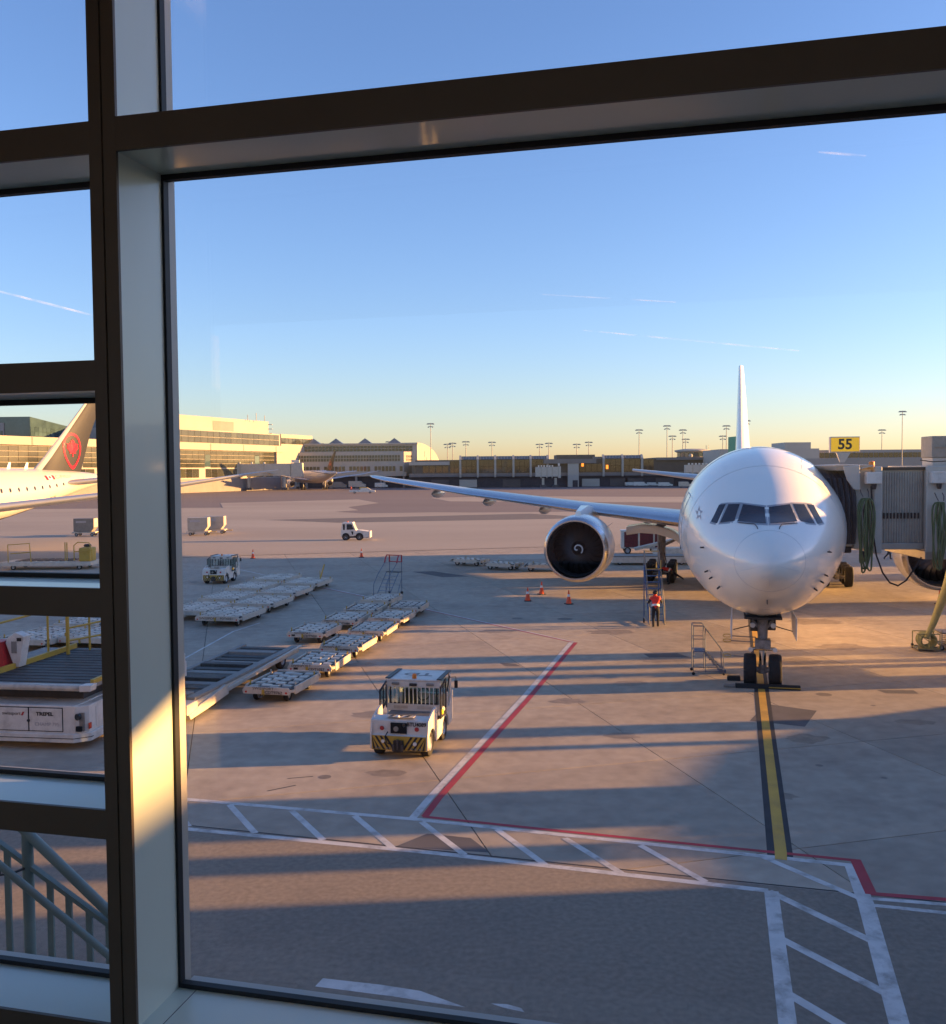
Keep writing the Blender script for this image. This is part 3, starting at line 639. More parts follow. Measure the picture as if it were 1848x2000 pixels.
# wings
WS = [(2.2,25.0,15.0,4.15,.62,.02), (3.2,26.6,13.6,4.30,.60,.02), (10.0,31.9,8.8,4.85,.68,.02), (20,39.4,5.6,5.80,.8,0), (29.0,46.2,3.0,6.80,.9,-.02), (31.2,49.0,1.9,7.05,.9,-.02), (32.4,51.6,.5,7.15,.8,-.02)]
for sg in (-1, 1):
    wg = MB().loft([wing_ring(s_, sg) for s_ in WS]).build('wing', 'aircraft_grey', big, True)
    le = [p for p in AF if p[0] <= .1]; le = le  # leading edge strip
    MB().loft([wing_ring((s_[0], s_[1]-.012, s_[2], s_[3], s_[4]*1.02, s_[5]), sg, pts=le) for s_ in WS[1:6]], False, False).build('slat', 'bare_metal', wg, True)
    for L_, st_, z_, ln_ in [(6.6,36,3.95,6.0), (14.2,38.0,4.75,5.0), (19.0,40.5,5.25,4.4), (24.0,43.5,5.8,3.8)]:
        MB().loft([[(sg*L_ + r_*.55*math.sin(2*math.pi*j/12), st_+d_, z_ + r_*.8*math.cos(2*math.pi*j/12)-.12) for j in range(12)] for d_, r_ in [(0,.05), (ln_*.2,.36), (ln_*.5,.46), (ln_*.8,.32), (ln_,.04)]]).build('flap_fairing', 'aircraft_grey', wg, True)
    engine(big, sg, 9.75, 26.0, 2.86, 1.97, 7)
    mg = main_gear(big, sg, 5.5, 36.6, 4.2)
    # curved white gear door hanging under the wing root
    arc = [(2.95,1.75), (3.25,2.40), (3.8,3.05), (4.6,3.58), (5.6,3.88), (6.6,3.94), (7.5,3.80)]
    b_ = MB(); rr = []
    for st_, dz in ((32.9,-.40), (32.98,.02), (34.6,.06), (36.4,-.1)):
        rr.append([(sg*x, st_, z+dz) for x, z in arc] + [(sg*(x-.02), st_+.03, z+dz-.10) for x, z in arc[::-1]])
    b_.loft(rr).build('gear_door', 'aircraft_white', mg, True)
# tail
FS = [(8.0,60.6,10.2,0,.9,0), (12.5,64.6,7.4,0,.85,0), (17.75,69.4,3.6,0,.8,0)]
fin = MB().loft([wing_ring((s_[0], s_[1], s_[2], 0, s_[4]*1.25, 0), 1, vertical=True) for s_ in [(7.2,57.0,13,0,.9,0)] + FS]).build('tail_fin', 'aircraft_white', big, True)
MB().prism([(-.02,68.6), (-1.15,71.6), (-.98,71.9), (.12,69.0)], 'z', 6.6, 10.75).build('rudder', 'green_tail', fin)
MB().box(-.06, .06, 72.2, 73.4, 17.45, 17.8).build('fin_tip_light', 'dark_metal', fin)
TS = [(1.0,63.5,6.8,6.3,.9,0), (6,67.2,4.4,6.85,.9,0), (10.75,70.6,2.2,7.45,.9,0)]
for sg in (-1, 1): MB().loft([wing_ring(s_, sg) for s_ in TS]).build('tailplane', 'aircraft_grey', big, True)
# nose gear
NG = 5.55
ng = MB().cyl((0,NG,1.45), (0,NG+.1,2.9), .16, .20, 16).build('nose_gear', 'gear_grey', big, True)
MB().cyl((0,NG,.62), (0,NG,1.5), .115, n=16).build('piston', 'chrome', ng, True)
MB().cyl((-.5,NG,.545), (.5,NG,.545), .10, n=12).build('axle', 'gear_grey', ng, True)
MB().cyl((0,NG,.42), (0,NG,.72), .155, .13, 12).build('axle_fork', 'gear_grey', ng, True)
for sg in (-1, 1): wheel(ng, NT, NR, (sg*.42, NG, .545))
sb = MB().box(-.26, .26, NG-.30, NG+.16, 1.30, 1.62).build('steering_box', 'gear_grey', ng, bevel=.03)
MB().cyl((-.42,NG-.2,1.30), (.42,NG-.2,1.30), .06, n=10).build('steering_actuator', 'chrome', ng, True)
for sg in (-1, 1):
    MB().lathe([(.001,0), (.075,.01), (.085,.05), (.05,.13), (.001,.14)], (sg*.40, NG-.32, 1.28), (0,1,0), 12).build('taxi_light', 'lamp_glass', ng, True)
    MB().lathe([(.001,0), (.085,.01), (.095,.05), (.05,.13), (.001,.14)], (sg*.34, NG-.30, 2.12), (0,1,0), 12).build('landing_light', 'lamp_glass', ng, True)
    MB().bar((sg*.12,NG,2.0), (sg*.75,NG+.35,2.72), .07, .09).build('side_brace', 'gear_grey', ng)
    MB().bar((sg*.34,NG-.1,2.1), (sg*.98,NG-.2,1.94), .03, .03).build('door_rod', 'dark_metal', ng)
    dr = MB(); dr.loft([[(sg*1.02, NG-1.1, 2.52), (sg*1.06, NG-1.1, 2.52), (sg*1.06, NG-1.1, 1.78), (sg*1.03, NG-1.1, 1.76)], [(sg*1.0, NG+1.2, 2.5), (sg*1.05, NG+1.2, 2.5), (sg*1.08, NG+1.5, 1.68), (sg*1.05, NG+1.5, 1.66)]])
    dr.build('gear_door', 'aircraft_panel', ng, bevel=.01)
MB().box(-.62, .62, NG-.5, NG+2.4, 2.36, 2.42).build('gear_bay', 'bld_dark', ng)
MB().box(-.42, -.14, NG+.1, NG+.5, 1.85, 2.5).build('gear_valve_block', 'dark_metal', ng, bevel=.03)
MB().box(.16, .44, NG+.1, NG+.5, 1.9, 2.5).build('gear_valve_block', 'dark_metal', ng, bevel=.03)
MB().bar((0,NG+.3,1.25), (0,NG+.42,.9), .14, .05).build('torque_link', 'gear_grey', ng); MB().bar((0,NG+.42,.9), (0,NG+.1,.62), .14, .05).build('torque_link', 'gear_grey', ng)
MB().bar((0,NG+.2,1.8), (0,NG+1.9,2.6), .12, .12).build('drag_brace', 'gear_grey', ng)
for z_, yb in [(1.66, 0), (1.50, -.05), (.98, -.08)]:   # locking pins with wire loops
    pin = MB().cyl((-.22, NG+yb, z_), (-1.05, NG+yb-.05, z_+.03), .018, n=6).build('lock_pin', 'gear_grey', ng)
    MB().tube([(-1.05-.14*(1-math.cos(t*math.pi/6)), NG+yb-.05, z_+.03+.055*math.sin(t*math.pi/6)) for t in range(12)], .014, 5, True).build('pin_loop', 'yellow_paint', pin)
# ---------------------------------------------------------------- other airliners
def maple(size):
    h = [(0,1), (.10,.78), (.26,.86), (.20,.46), (.42,.66), (.50,.52), (.80,.56), (.70,.30), (.84,.18), (.44,-.16), (.48,-.34), (.07,-.28), (.05,-.62)]
    return [(x*size, z*size) for x, z in h] + [(-x*size, z*size) for x, z in h[::-1][:-1]]
def simple_airliner(label, loc, rz, Rf, L, zc, span, fin_top, sweep_le, group=None, roundel=True, white='airliner_cream'):
    r = thing('airliner', label, 'airplane', loc, rz, group)
    Bd = Body(Rf, L, zc)
    ss = [0.004, .06, .2, .5, .9, 1.5, 2.3, 3.3, 4.5, 6, 8, 11, L*.4, L*.55, L-26*Rf/3.1, L-22, L-18, L-14, L-10, L-7, L-4, L-2, L-.8, L]
    fz = MB().loft([[Bd.pt(s_, 2*math.pi*j/40) for j in range(40)] for s_ in ss]).build('fuselage', white, r, True)
    hs = span/2; r0 = L*.34
    secs = [(1.5,r0,L*.19,zc-1.6,1.1,.02), (Rf+.2,r0+1.2,L*.17,zc-1.35,1.05,.02), (hs*.33,r0+1.2+hs*.24,L*.105,zc-.75,.9,.01), (hs*.7,r0+1.2+hs*.50,L*.06,zc+.75,.9,0), (hs*.93,r0+1.2+hs*.68,L*.034,zc+2.05,.9,0), (hs,r0+1.2+hs*.80,.5,zc+2.55,.8,0)]
    for sg in (-1, 1):
        MB().loft([wing_ring(s_, sg) for s_ in secs]).build('wing', 'aircraft_grey', r, True)
        engine(r, sg, hs*.33, r0-.5, zc-2.9, 1.75, 6, False)
        g = MB().cyl((sg*4.9, L*.50, .8), (sg*4.9, L*.50, zc-2), .26, n=12).build('main_gear', 'gear_grey', r, True)
        for dy in (-.75, .75):
            for sx in (-.55, .55): wheel(g, MT, MR, (sg*4.9+sx, L*.50+dy, .66))
        ts = [(.8,L-10.5,6.2,zc+1.2,.9,0), (5,L-7.2,4.2,zc+1.75,.9,0), (9.6,L-3.9,2.0,zc+2.3,.9,0)]
        MB().loft([wing_ring(s_, sg) for s_ in ts]).build('tailplane', 'aircraft_grey', r, True)
    n_ = MB().cyl((0,L*.09,.6), (0,L*.09,zc-2.4), .15, n=12).build('nose_gear', 'gear_grey', r, True)
    for sx in (-.35, .35): wheel(n_, NT, NR, (sx, L*.09, .545))
    fb = zc+Rf*.6
    fl = [(fb-.6,L-17.0,11.8), (fb+.9,L-12.8,7.8), (fb+2.4,L-10.9,6.5), (fb+5.0,L-8.0,4.7), (fin_top-.5,L-3.2,2.4), (fin_top,L-2.3,1.6)]
    fn = MB().loft([wing_ring((z_, le, ch, 0, .95, 0), 1, vertical=True) for z_, le, ch in fl]).build('tail_fin', 'tail_black', r, True)
    MB().loft([wing_ring((z_, le-.02, ch, 0, 1.05, 0), 1, vertical=True, pts=[p for p in AF if p[0] <= .1]) for z_, le, ch in fl], False, False).build('fin_leading_edge', white, fn, True)
    if roundel:
        zf = fb+3.3; ym = L-6.9
        def fin_x(y, z):
            for (za, la, ca), (zb, lb, cb) in zip(fl, fl[1:]):
                if za <= z <= zb:
                    t = (z-za)/(zb-za); le, ch = la+(lb-la)*t, ca+(cb-ca)*t; q = (y-le)/ch
                    up = [p for p in AF if p[1] >= 0][::-1]
                    for p0, p1 in zip(up, up[1:]):
                        if p0[0] <= q <= p1[0]: return (p0[1]+(p1[1]-p0[1])*(q-p0[0])/max(p1[0]-p0[0],1e-6))*ch*.95
            return .2
        for sg in (-1, 1):
            b_ = MB(); rg = []
            for i in range(33):
                t = R(90) + 2*math.pi*i/32; rad = 1.80
                px, pz = rad*math.cos(t)*.90, rad*math.sin(t)
                if pz < 0: px *= (1-.35*(-pz/rad)**2); pz *= 1.25
                rg.append([(sg*(fin_x(ym+px*k_, zf+pz*k_)+.035), ym+px*k_, zf+pz*k_) for k_ in (1.0, .92, .84)])
            b_.loft(rg, False, False).build('roundel', 'logo_red', fn)
            mp = maple(1.25); c_ = (sg*(fin_x(ym, zf)+.05), ym, zf-.1); n_m = len(mp)
            MB().add([(sg*(fin_x(ym-y, zf+z-.1)+.05), ym-y, zf+z-.1) for y, z in mp] + [c_], [(i, (i+1) % n_m, n_m) for i in range(n_m)]).build('maple_leaf', 'logo_red', fn)
    for k in range(38):
        st_ = L*.14 + k*1.25
        if st_ > L-9.5: break
        for sg in (-1, 1):
            MB().loft([[Bd.pt(st_+.14*math.cos(t*math.pi/4), sg*R(76)+.085*math.sin(t*math.pi/4), .008) for t in range(8)], [Bd.pt(st_, sg*R(76), .009)]*8], False).build('cabin_window', 'dark_glass', fz)
    return r, Bd, fz
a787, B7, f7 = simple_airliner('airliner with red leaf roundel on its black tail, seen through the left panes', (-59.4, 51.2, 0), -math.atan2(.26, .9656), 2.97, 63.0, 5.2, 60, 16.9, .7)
# markings on the side that faces us (local +x)
def side_pt(Bd, s_, th, off=.012): return Bd.pt(s_, th, off)
def wrap_text(body, size, M, Bd, fz, s_mid, th, name='lettering'):
    t = text(body, size, M, fz, (0,0,0), (0,0,0), name, extr=0.0)
    Rr = Bd.Rf
    for v in t.data.vertices:
        x, y = v.co.x, v.co.y
        v.co = Bd.pt(s_mid + x, th - y/Rr, .012)
    return t
wrap_text('C-FVLU', .85, 'gse_grey', B7, f7, 53.0, R(52))
for k, (w0, w1, M_) in enumerate([(-.75,-.38,'logo_red'), (-.38,.38,'aircraft_panel'), (.38,.75,'logo_red')]):
    MB().grid(lambda u, v: B7.pt(50.7 + w0 + (w1-w0)*u, R(52) + (v-.5)*.24, .012), 2, 3).build('flag_panel', M_, f7)
MB().add([B7.pt(50.7 - x, R(52) - z/2.97, .02) for x, z in maple(.28)], [tuple(range(25))]).build('flag_leaf', 'logo_red', f7)
wrap_text('DREAMLINER', .95, 'gse_grey', B7, f7, 48.6, R(116))
MB().tube([B7.pt(55.6 + dx, R(th), .012) for dx, th in [(0,60), (1.1,60), (1.1,80), (1.1,97), (0,97), (0,80)]], .02, 4, True).build('door_outline', 'panel_line', f7)
MB().grid(lambda u, v: B7.pt(49.6 + 1.2*u + (1-v)*1.1, R(128) + v*R(24), .014), 3, 4).build('livery_stripe', 'tail_black', f7)
MB().grid(lambda u, v: B7.pt(2 + 49.5*u, R(150) + v*R(60), .012), 30, 8).build('belly_paint', 'tail_black', f7)
for s_ in (46.5, 49.0): MB().loft([[(-.03, s_, 8.1), (.03, s_, 8.1), (.03, s_+.5, 8.1), (-.03, s_+.5, 8.1)], [(-.02, s_+.35, 8.75), (.02, s_+.35, 8.75), (.02, s_+.62, 8.75), (-.02, s_+.62, 8.75)]]).build('antenna', 'aircraft_white', f7)

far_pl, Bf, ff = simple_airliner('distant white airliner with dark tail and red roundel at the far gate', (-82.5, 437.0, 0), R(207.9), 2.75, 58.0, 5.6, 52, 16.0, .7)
# ================================================================== BOARDING BRIDGE
BRZ = R(-3)
br = thing('boarding_bridge', 'grey covered boarding bridge with corrugated tunnel docked at the airliner\'s side', 'jet bridge', (12.2, 34.5, 0), BRZ)
# local x runs along the bridge away from the aircraft, y away from us
ZB0, ZB1 = 4.75, 7.55
cab = MB().box(1.25, 1.855, -1.25, 2.1, ZB0-.1, ZB1-.1).build('cab', 'bridge_grey', br, bevel=.04)
MB().box(1.86, 2.15, -1.45, 2.2, ZB0-.25, ZB1).build('cab_frame', 'bridge_grey', br, bevel=.05)
MB().loft([[(x_, -1.262, z_) for x_, z_ in [(1.60,6.25),(1.70,6.38),(1.78,6.1),(1.78,5.75),(1.68,5.5),(1.57,5.65),(1.55,6.0)]], [(x_, -1.275, z_) for x_, z_ in [(1.60,6.25),(1.70,6.38),(1.78,6.1),(1.78,5.75),(1.68,5.5),(1.57,5.65),(1.55,6.0)]]]).build('cab_window', 'dark_glass', cab)
MB().box(1.63, 1.69, -1.272, -1.255, 4.85, 5.15).build('cab_slot', 'void', cab)
# black folding bellows against the fuselage: arches stepping in to the cab
bel = MB(); prev = None
arch = lambda x_, k: [(x_, -1.2*k-.05, ZB0+.1), (x_, -1.3*k-.05, 5.6), (x_, -1.28*k, 6.5), (x_, -1.0*k, 7.15), (x_, -.4*k, 7.45), (x_, .6*k, 7.45), (x_, 1.5*k, 7.1), (x_, 1.9*k, 6.3), (x_, 1.95*k, ZB0+.1)]
for i in range(7):
    x0 = .0 + i*.18
    if i: pass
    bel.loft([arch(x0, 1.0 + .02*i), arch(x0+.07, 1.09 + .02*i), arch(x0+.11, 1.09 + .02*i), arch(x0+.178, 1.0 + .02*i)], False, False)
bel.build('bellows', 'bellows', br, True)
MB().loft([[(.6,-1.45,7.42), (1.2,-1.55,7.42), (1.2,2.2,7.50), (.2,2.1,7.45)], [(.45,-1.6,7.60), (1.86,-1.6,7.60), (1.86,2.3,7.66), (.1,2.1,7.6)]]).build('canopy_roof', 'bridge_grey', br)
MB().prism([(.72,7.56), (1.30,7.60), (1.32,6.72), (1.10,6.76), (.86,7.1)], 'y', -1.66, -1.58).build('canopy_cheek', 'bridge_grey', br, bevel=.03)
MB().box(.5, 1.24, -1.1, 1.9, ZB0-.25, ZB0-.02).build('bumper', 'rubber_black', br, bevel=.05)
MB().box(.75, 1.2, -1.30, -1.05, 4.75, 5.55).build('side_bumper', 'bridge_grey', br, bevel=.04)
# floodlight boxes
for x_ in (1.74, 3.95):
    bx_ = MB().box(x_-.24, x_+.28, -1.75, -1.47, 6.95, 7.36).build('floodlight', 'gse_clean', br, bevel=.03)
    MB().lathe([(.001,-.2), (.06,-.19), (.085,-.1), (.09,0)], (x_+.05, -1.62, 6.95), (0,0,1), 12).build('lamp_head', 'black_paint', bx_, True)
# corrugated tunnel
def corr(x0, x1, y, z0, z1, pitch=.085, d=.035):
    b_ = MB(); n_ = int((x1-x0)/pitch)*4; rows = []
    for i in range(n_+1):
        x_ = x0 + (x1-x0)*i/n_; k = (0, 1, 1, 0)[i % 4]; rows.append([(x_, y - d*k, z0), (x_, y - d*k, z1)])
    b_.loft(rows, False, False); return b_
tun = MB().box(2.16, 3.62, -1.20, 1.9, ZB0+.12, ZB1-.12).build('tunnel', 'bridge_steel', br)
corr(2.18, 3.60, -1.205, ZB0+.12, ZB1-.2).build('corrugated_panel', 'bridge_steel', tun)
MB().box(2.12, 3.64, -1.27, 1.95, ZB0-.12, ZB0+.11).build('floor_beam', 'bridge_steel', tun, bevel=.02)
MB().box(1.95, 3.66, -1.30, -1.10, ZB1-.13, ZB1-.03).build('top_rail', 'black_paint', tun)
for k in range(11): MB().box(2.25+k*.118, 2.30+k*.118, -1.268, -1.24, 5.72, 5.92).build('drain_slot', 'void', tun)
tun2 = MB().box(3.66, 14.0, -1.42, 2.1, ZB0-.15, ZB1+.02).build('outer_tunnel', 'bridge_grey', br)
corr(4.45, 13.9, -1.425, ZB0+.1, ZB1-.2).build('corrugated_panel', 'bridge_steel', tun2)
MB().box(3.62, 4.42, -1.50, -1.42, ZB0-.2, ZB1+.0).build('end_frame', 'bridge_grey', tun2, bevel=.03)
MB().box(3.6, 14.0, -1.50, 2.2, ZB0-.45, ZB0-.16).build('floor_beam', 'bridge_steel', tun2, bevel=.02)
# air conditioning box on the roof
acb = MB().box(4.72, 8.0, .7, 1.7, 7.86, 8.66).build('roof_unit', 'gse_grey', br, bevel=.03)
MB().box(4.76, 7.96, .75, 1.65, 7.57, 7.85).build('roof_unit_base', 'bridge_grey', br)
MB().box(4.80, 5.5, .66, .70, 8.24, 8.27).build('unit_hinge', 'gse_grey', acb)
for x_ in (5.6, 6.2, 6.8): MB().box(x_, x_+.4, .685, .70, 8.0, 8.4).build('louvre', 'gse_grey', acb)
MB().tube([(3.5,-1.25,7.76), (3.9,-1.28,7.70), (4.4,-1.28,7.72), (5.0,-1.26,7.70), (6.0,-1.25,7.74)], .02, 6).build('conduit', 'rubber_black', br)
MB().lathe([(.001,0), (.1,0), (.1,.16), (.001,.2)], (2.0,-.8,7.56), (0,0,1), 12).build('beacon', 'amber', br, True)
MB().lathe([(.001,0), (.13,0), (.13,.2), (.001,.24)], (4.72,-1.33,7.60), (0,0,1), 12).build('beacon', 'amber', br, True)
# drive column farther out and the fixed rotunda
for y_ in (-.9, 1.5): MB().box(8.8, 9.3, y_-.2, y_+.2, .9, ZB0-.45).build('lift_column', 'bridge_grey', br, bevel=.03)
MB().box(8.4, 9.7, -1.5, 2.1, .75, 1.15).build('drive_beam', 'bridge_steel', br, bevel=.03)
for y_ in (-1.35, 1.95): wheel(br, MT, MR, (9.05, y_, .66), R(90))
MB().cyl((15.6,.4,4.2), (15.6,.4,8.0), 2.6, n=20).build('rotunda', 'bridge_grey', br)
MB().cyl((15.6,.4,0), (15.6,.4,4.2), .7, n=16).build('rotunda_column', 'bridge_grey', br)
MB().box(14.6, 16.9, -36, -2, 4.4, 7.6).build('fixed_walkway', 'bridge_grey', br)
# stand number board
sg_ = thing('gate_sign', 'yellow stand number board reading 55 above the boarding bridge', 'sign', (14.2, 36.2, 0), R(-6))
MB().box(-.55, .55, -.10, .10, 8.10, 8.70).build('sign_case', 'sign_frame', sg_, bevel=.015)
MB().box(-.515, .515, -.112, -.10, 8.135, 8.665).build('sign_face', 'sign_yellow', sg_)
text('55', .54, 'sign_black', sg_, (0,-.115,8.395), (R(90),0,0), 'number', 1.0, bold=.016)
MB().loft([[(-.16,-.06,7.72), (.0,-.06,7.72), (.0,.06,7.72), (-.16,.06,7.72)], [(-.30,-.08,8.1), (.22,-.08,8.1), (.22,.08,8.1), (-.30,.08,8.1)]]).build('sign_post', 'bridge_grey', sg_)
# coiled green hoses hung on the bridge
def hang_hose(label, x, ztop, zbot, loops, seed, hx):
    rnd = random.Random(seed); h = thing('service_hose', label, 'hose', (12.2 + x*math.cos(BRZ), 34.5 - 1.72 + x*math.sin(BRZ), 0), BRZ, 'green hoses hung from the bridge')
    MB().tube([(-.16,.1,ztop+.32), (-.16,-.02,ztop+.2), (-.10,-.06,ztop+.05)], .018, 6).build('hook', 'dark_metal', h)
    MB().tube([(.10,.1,ztop+.32), (.10,-.02,ztop+.2), (.08,-.06,ztop+.05)], .018, 6).build('hook', 'dark_metal', h)
    for k in range(loops):
        zb = zbot + rnd.uniform(-.18, .38); w0 = rnd.uniform(.05, .2); x0 = rnd.uniform(-.12, .12); pts = []
        for i in range(29):
            t = 2*math.pi*i/28; cz = (ztop+zb)/2; hz = (ztop-zb)/2
            s_ = math.copysign(abs(math.sin(t))**.7, math.sin(t))
            pts.append((x0 + w0*s_*(1+.25*math.cos(t)) + .03*math.sin(3*t+k), -.03 - .03*k + .02*math.cos(2*t), cz + hz*math.cos(t)))
        MB().tube(pts, .030, 7).build('hose_loop', 'hose_green', h, True)
    return h
hang_hose('green coiled hose hanging on the bridge cab beside the black bellows', 1.38, 6.45, 4.05, 6, 3, .2)
hang_hose('green coiled hose hanging at the picture\'s right edge, end of the corrugated tunnel', 3.92, 6.3, 4.05, 6, 8, .2)
# black ground power cable looping to the engine side
pc = MB().tube([at(u, v, 32.8) for u, v in [(1702,950), (1704,1000), (1706,1045), (1712,1085), (1724,1118), (1738,1138), (1754,1144), (1770,1134), (1784,1114), (1800,1088)]], .030, 8).build('power_cable', 'rubber_black', None, True)
tag(pc, 'black cable sagging in a loop below the boarding bridge', 'cable')
# ================================================================== BEYOND THE RIGHT EDGE
# unseen blocks added to cast shadow bands; low evening sun comes over and between them
nb = thing('shadow_blocks', 'row of grey blocks added to cast the shadow bands, unseen beyond the right picture edge', 'building')
def blk(X0, X1, c0, c1, z0, z1, name, M='bld_grey'):
    f = lambda c, X_: (c + .0785*X_)/.9969
    return MB().prism([(X0, f(c0,X0)), (X1, f(c0,X1)), (X1, f(c1,X1)), (X0, f(c1,X0))], 'z', z0, z1).build(name, M, nb)
blk(28, 40, -14, 16.3, 0, 9.52, 'main_block'); 
blk(28, 33, 16.3, 18.6, 0, 2.45, 'low_block')
f_ = lambda c, X_: (c + .0785*X_)/.9969
MB().loft([[(28, f_(c, 28), 0), (34, f_(c, 34), 0), (34, f_(c, 34), h), (28, f_(c, 28), h)] for c, h in ((18.61,2.5), (21.0,2.42), (24.0,2.25), (27.0,1.75), (29.5,.9))]).build('shadow_ramp', 'bld_grey', nb)
blk(30, 32, 19.25, 21.7, 0, 9.5, 'shadow_tower'); blk(28, 33, 17.6, 18.5, 3.0, 9.5, 'shadow_overhang'); blk(34, 34.6, 24.85, 25.25, 0, 9.5, 'column'); blk(33, 34.2, 26.1, 27.1, 0, 9.5, 'column')
blk(36, 37.2, 31.5, 32.5, 0, 9.5, 'column'); blk(38, 42, 36.4, 37.8, 0, 10.0, 'shadow_tower'); blk(38, 39, 34.8, 35.5, 0, 10.0, 'column')  # the narrow columns are added casters for the thin shadow bands
blk(46, 52, 45.8, 50.7, 0, 11.0, 'shadow_tower'); blk(52, 56, 60.0, 64.1, 0, 12.0, 'shadow_tower'); blk(58, 66, 69, 83.5, 0, 12.0, 'shadow_tower')
for (x, c, z) in [(27.98,2,1.2), (29.98,20.6,1.2), (37.98,36.2,1.2), (45.98,48,1.2)]:
    blk(x-.04, x, c-.5, c+.5, 0, 2.2, 'door', 'bld_fascia')
# unseen fin added off our own wall, slanted to clip the mullion's sun patch
def cxy(c, X_): return (X_, (c + .0785*X_)/.9969)
pv = [cxy(-.7, 10.3), cxy(4.6, 10.3)]; ca_, sa_ = math.cos(-rz_w), math.sin(-rz_w)
loc_ = lambda x, y: (x*ca_ - y*sa_, x*sa_ + y*ca_)
(l0x, l0y), (l1x, l1y) = loc_(*pv[0]), loc_(*pv[1])
MB().loft([[(l0x, l0y, 6.80), (l0x+.08, l0y, 6.80), (l0x+.08, l0y, 10.1), (l0x, l0y, 10.1)], [(l1x, l1y, 8.50), (l1x+.08, l1y, 8.50), (l1x+.08, l1y, 10.1), (l1x, l1y, 10.1)]]).build('shade_fin', 'bld_grey', pier)
# ================================================================== GROUND EQUIPMENT
# ---- cargo dollies -------------------------------------------------
WT_, WR_ = tyre_mesh(.20, .14, 18), rim_mesh(.20, .14, 14)
def dolly(w_, l_, nx, ny, label, loc, rz, group, big=False):
    d = thing('cargo_dolly', label, 'dolly', loc, rz, group); hx, hy = w_/2, l_/2; zt = .50
    fr = MB()
    c_ = .22
    fr.prism([(-hx+c_,-hy), (hx-c_,-hy), (hx,-hy+c_), (hx,hy-c_), (hx-c_,hy), (-hx+c_,hy), (-hx,hy-c_), (-hx,-hy+c_)], 'z', .34, .44)
    fr.build('frame', 'gse_white', d, bevel=.012)
    MB().prism([(-hx+.12,-hy+.02), (hx-.12,-hy+.02), (hx-.02,-hy+.22), (hx-.02,hy-.22), (hx-.12,hy-.02), (-hx+.12,hy-.02), (-hx+.02,hy-.22), (-hx+.02,-hy+.22)], 'z', .441, .475).build('deck', 'deck_dark', d)
    # side rails and end bumpers
    for sx in (-1, 1):
        MB().box(sx*hx-.03, sx*hx+.03, -hy+.30, hy-.30, .27, .53).build('side_rail', 'gse_white', d, bevel=.012)
        for sy in (-1, 1): MB().cyl((sx*(hx-.06), sy*(hy-.5), .47), (sx*(hx-.06), sy*(hy-.5), .64), .028, n=8).build('stop_post', 'yellow_paint' if (sx+sy) else 'gse_white', d)
    for sy in (-1, 1):
        MB().prism([(-hx+.05,.30), (hx-.05,.30), (hx-.02,.42), (hx-.10,.54), (-hx+.10,.54), (-hx+.02,.42)], 'y', sy*hy-.035, sy*hy+.035).build('end_rail', 'gse_white', d, bevel=.012)
        for sx in (-1, 1): MB().cyl((sx*(hx-.16), sy*(hy+.036), .37), (sx*(hx-.16), sy*(hy+.045), .37), .035, n=10).build('reflector', 'red_lens', d)
    MB().box(-.14, -.05, -hy-.07, -hy-.036, .26, .46).build('hitch_latch', 'yellow_paint', d, bevel=.01)
    MB().tube([(-.09,-hy-.06,.30), (-.09,-hy-.22,.27), (-.03,-hy-.28,.27), (-.09,-hy-.32,.27), (-.15,-hy-.28,.27), (-.09,-hy-.22,.27)], .018, 6).build('hitch', 'dark_metal', d)
    MB().bar((0,hy,.30), (0,hy+.62,.26), .07, .06).build('draw_bar', 'gse_white', d)
    # roller plates
    px, py = (w_-.26)/nx, (l_-.30)/ny
    key = 'plate%d_%d_%d' % (nx, ny, int(w_*10))
    if key not in sm:
        a_, b2 = px*.41, py*.29
        sm[key] = MB().add([(-a_,-b2,0), (a_,-b2,0), (a_,b2,0), (-a_,b2,0), (-a_,-b2*.7,.045), (a_,-b2*.7,.045), (a_,b2*.7,.045), (-a_,b2*.7,.045)], [(4,5,6,7), (0,1,5,4), (1,2,6,5), (2,3,7,6), (3,0,4,7)]).mesh('roller_plate', 'roller_plate')
    for i in range(nx):
        for j in range(ny):
            inst(sm[key], 'roller_plate', d, (-w_/2+.13+px*(i+.5), -l_/2+.15+py*(j+.5+(.16 if i % 2 else -.16)), .4755 + .006*((i*7+j*3) % 3)), (R(((i*5+j*11) % 5-2)*2.2), R(((i*3+j*7) % 5-2)*1.8), 0))
    rows = (-1, 1)
    for sy in rows:
        for sx in rows: wheel(d, WT_, WR_, (sx*(hx-.32), sy*(hy-.45), .20))
    return d
rz_d = R(-9.5)
dl = [(-6.48,31.76,'nearest cargo dolly, number CDT9762, alone in front of the others','CDT9762',-3), (-5.77,35.32,'cargo dolly numbered CDT1027, second nearest of the sunlit train','CDT1027',1), (-5.18,38.98,'cargo dolly third from the front of the sunlit train','CDT9951',-1),
      (-7.14,42.30,'cargo dolly pulled out left of the sunlit train, number CDT7420','CDT7420',-1), (-4.56,42.59,'cargo dolly fourth from the front, sunlit right edge','CDT9735',1), (-6.17,45.7,'cargo dolly behind the left outlier, half shaded','CDT1086',0),
      (-4.0,46.13,'cargo dolly on the right of the half-shaded pair before the dark-decked pair','CDT9120',-3), (-5.61,48.94,'dark-decked cargo dolly on the left of its pair','CDT8734',1), (-3.43,49.58,'dark-decked cargo dolly at the right end of its pair','CDT9774',0), (-5.14,52.58,'cargo dolly farthest back, just in front of the red-topped ladder','CDT6231',-3)]
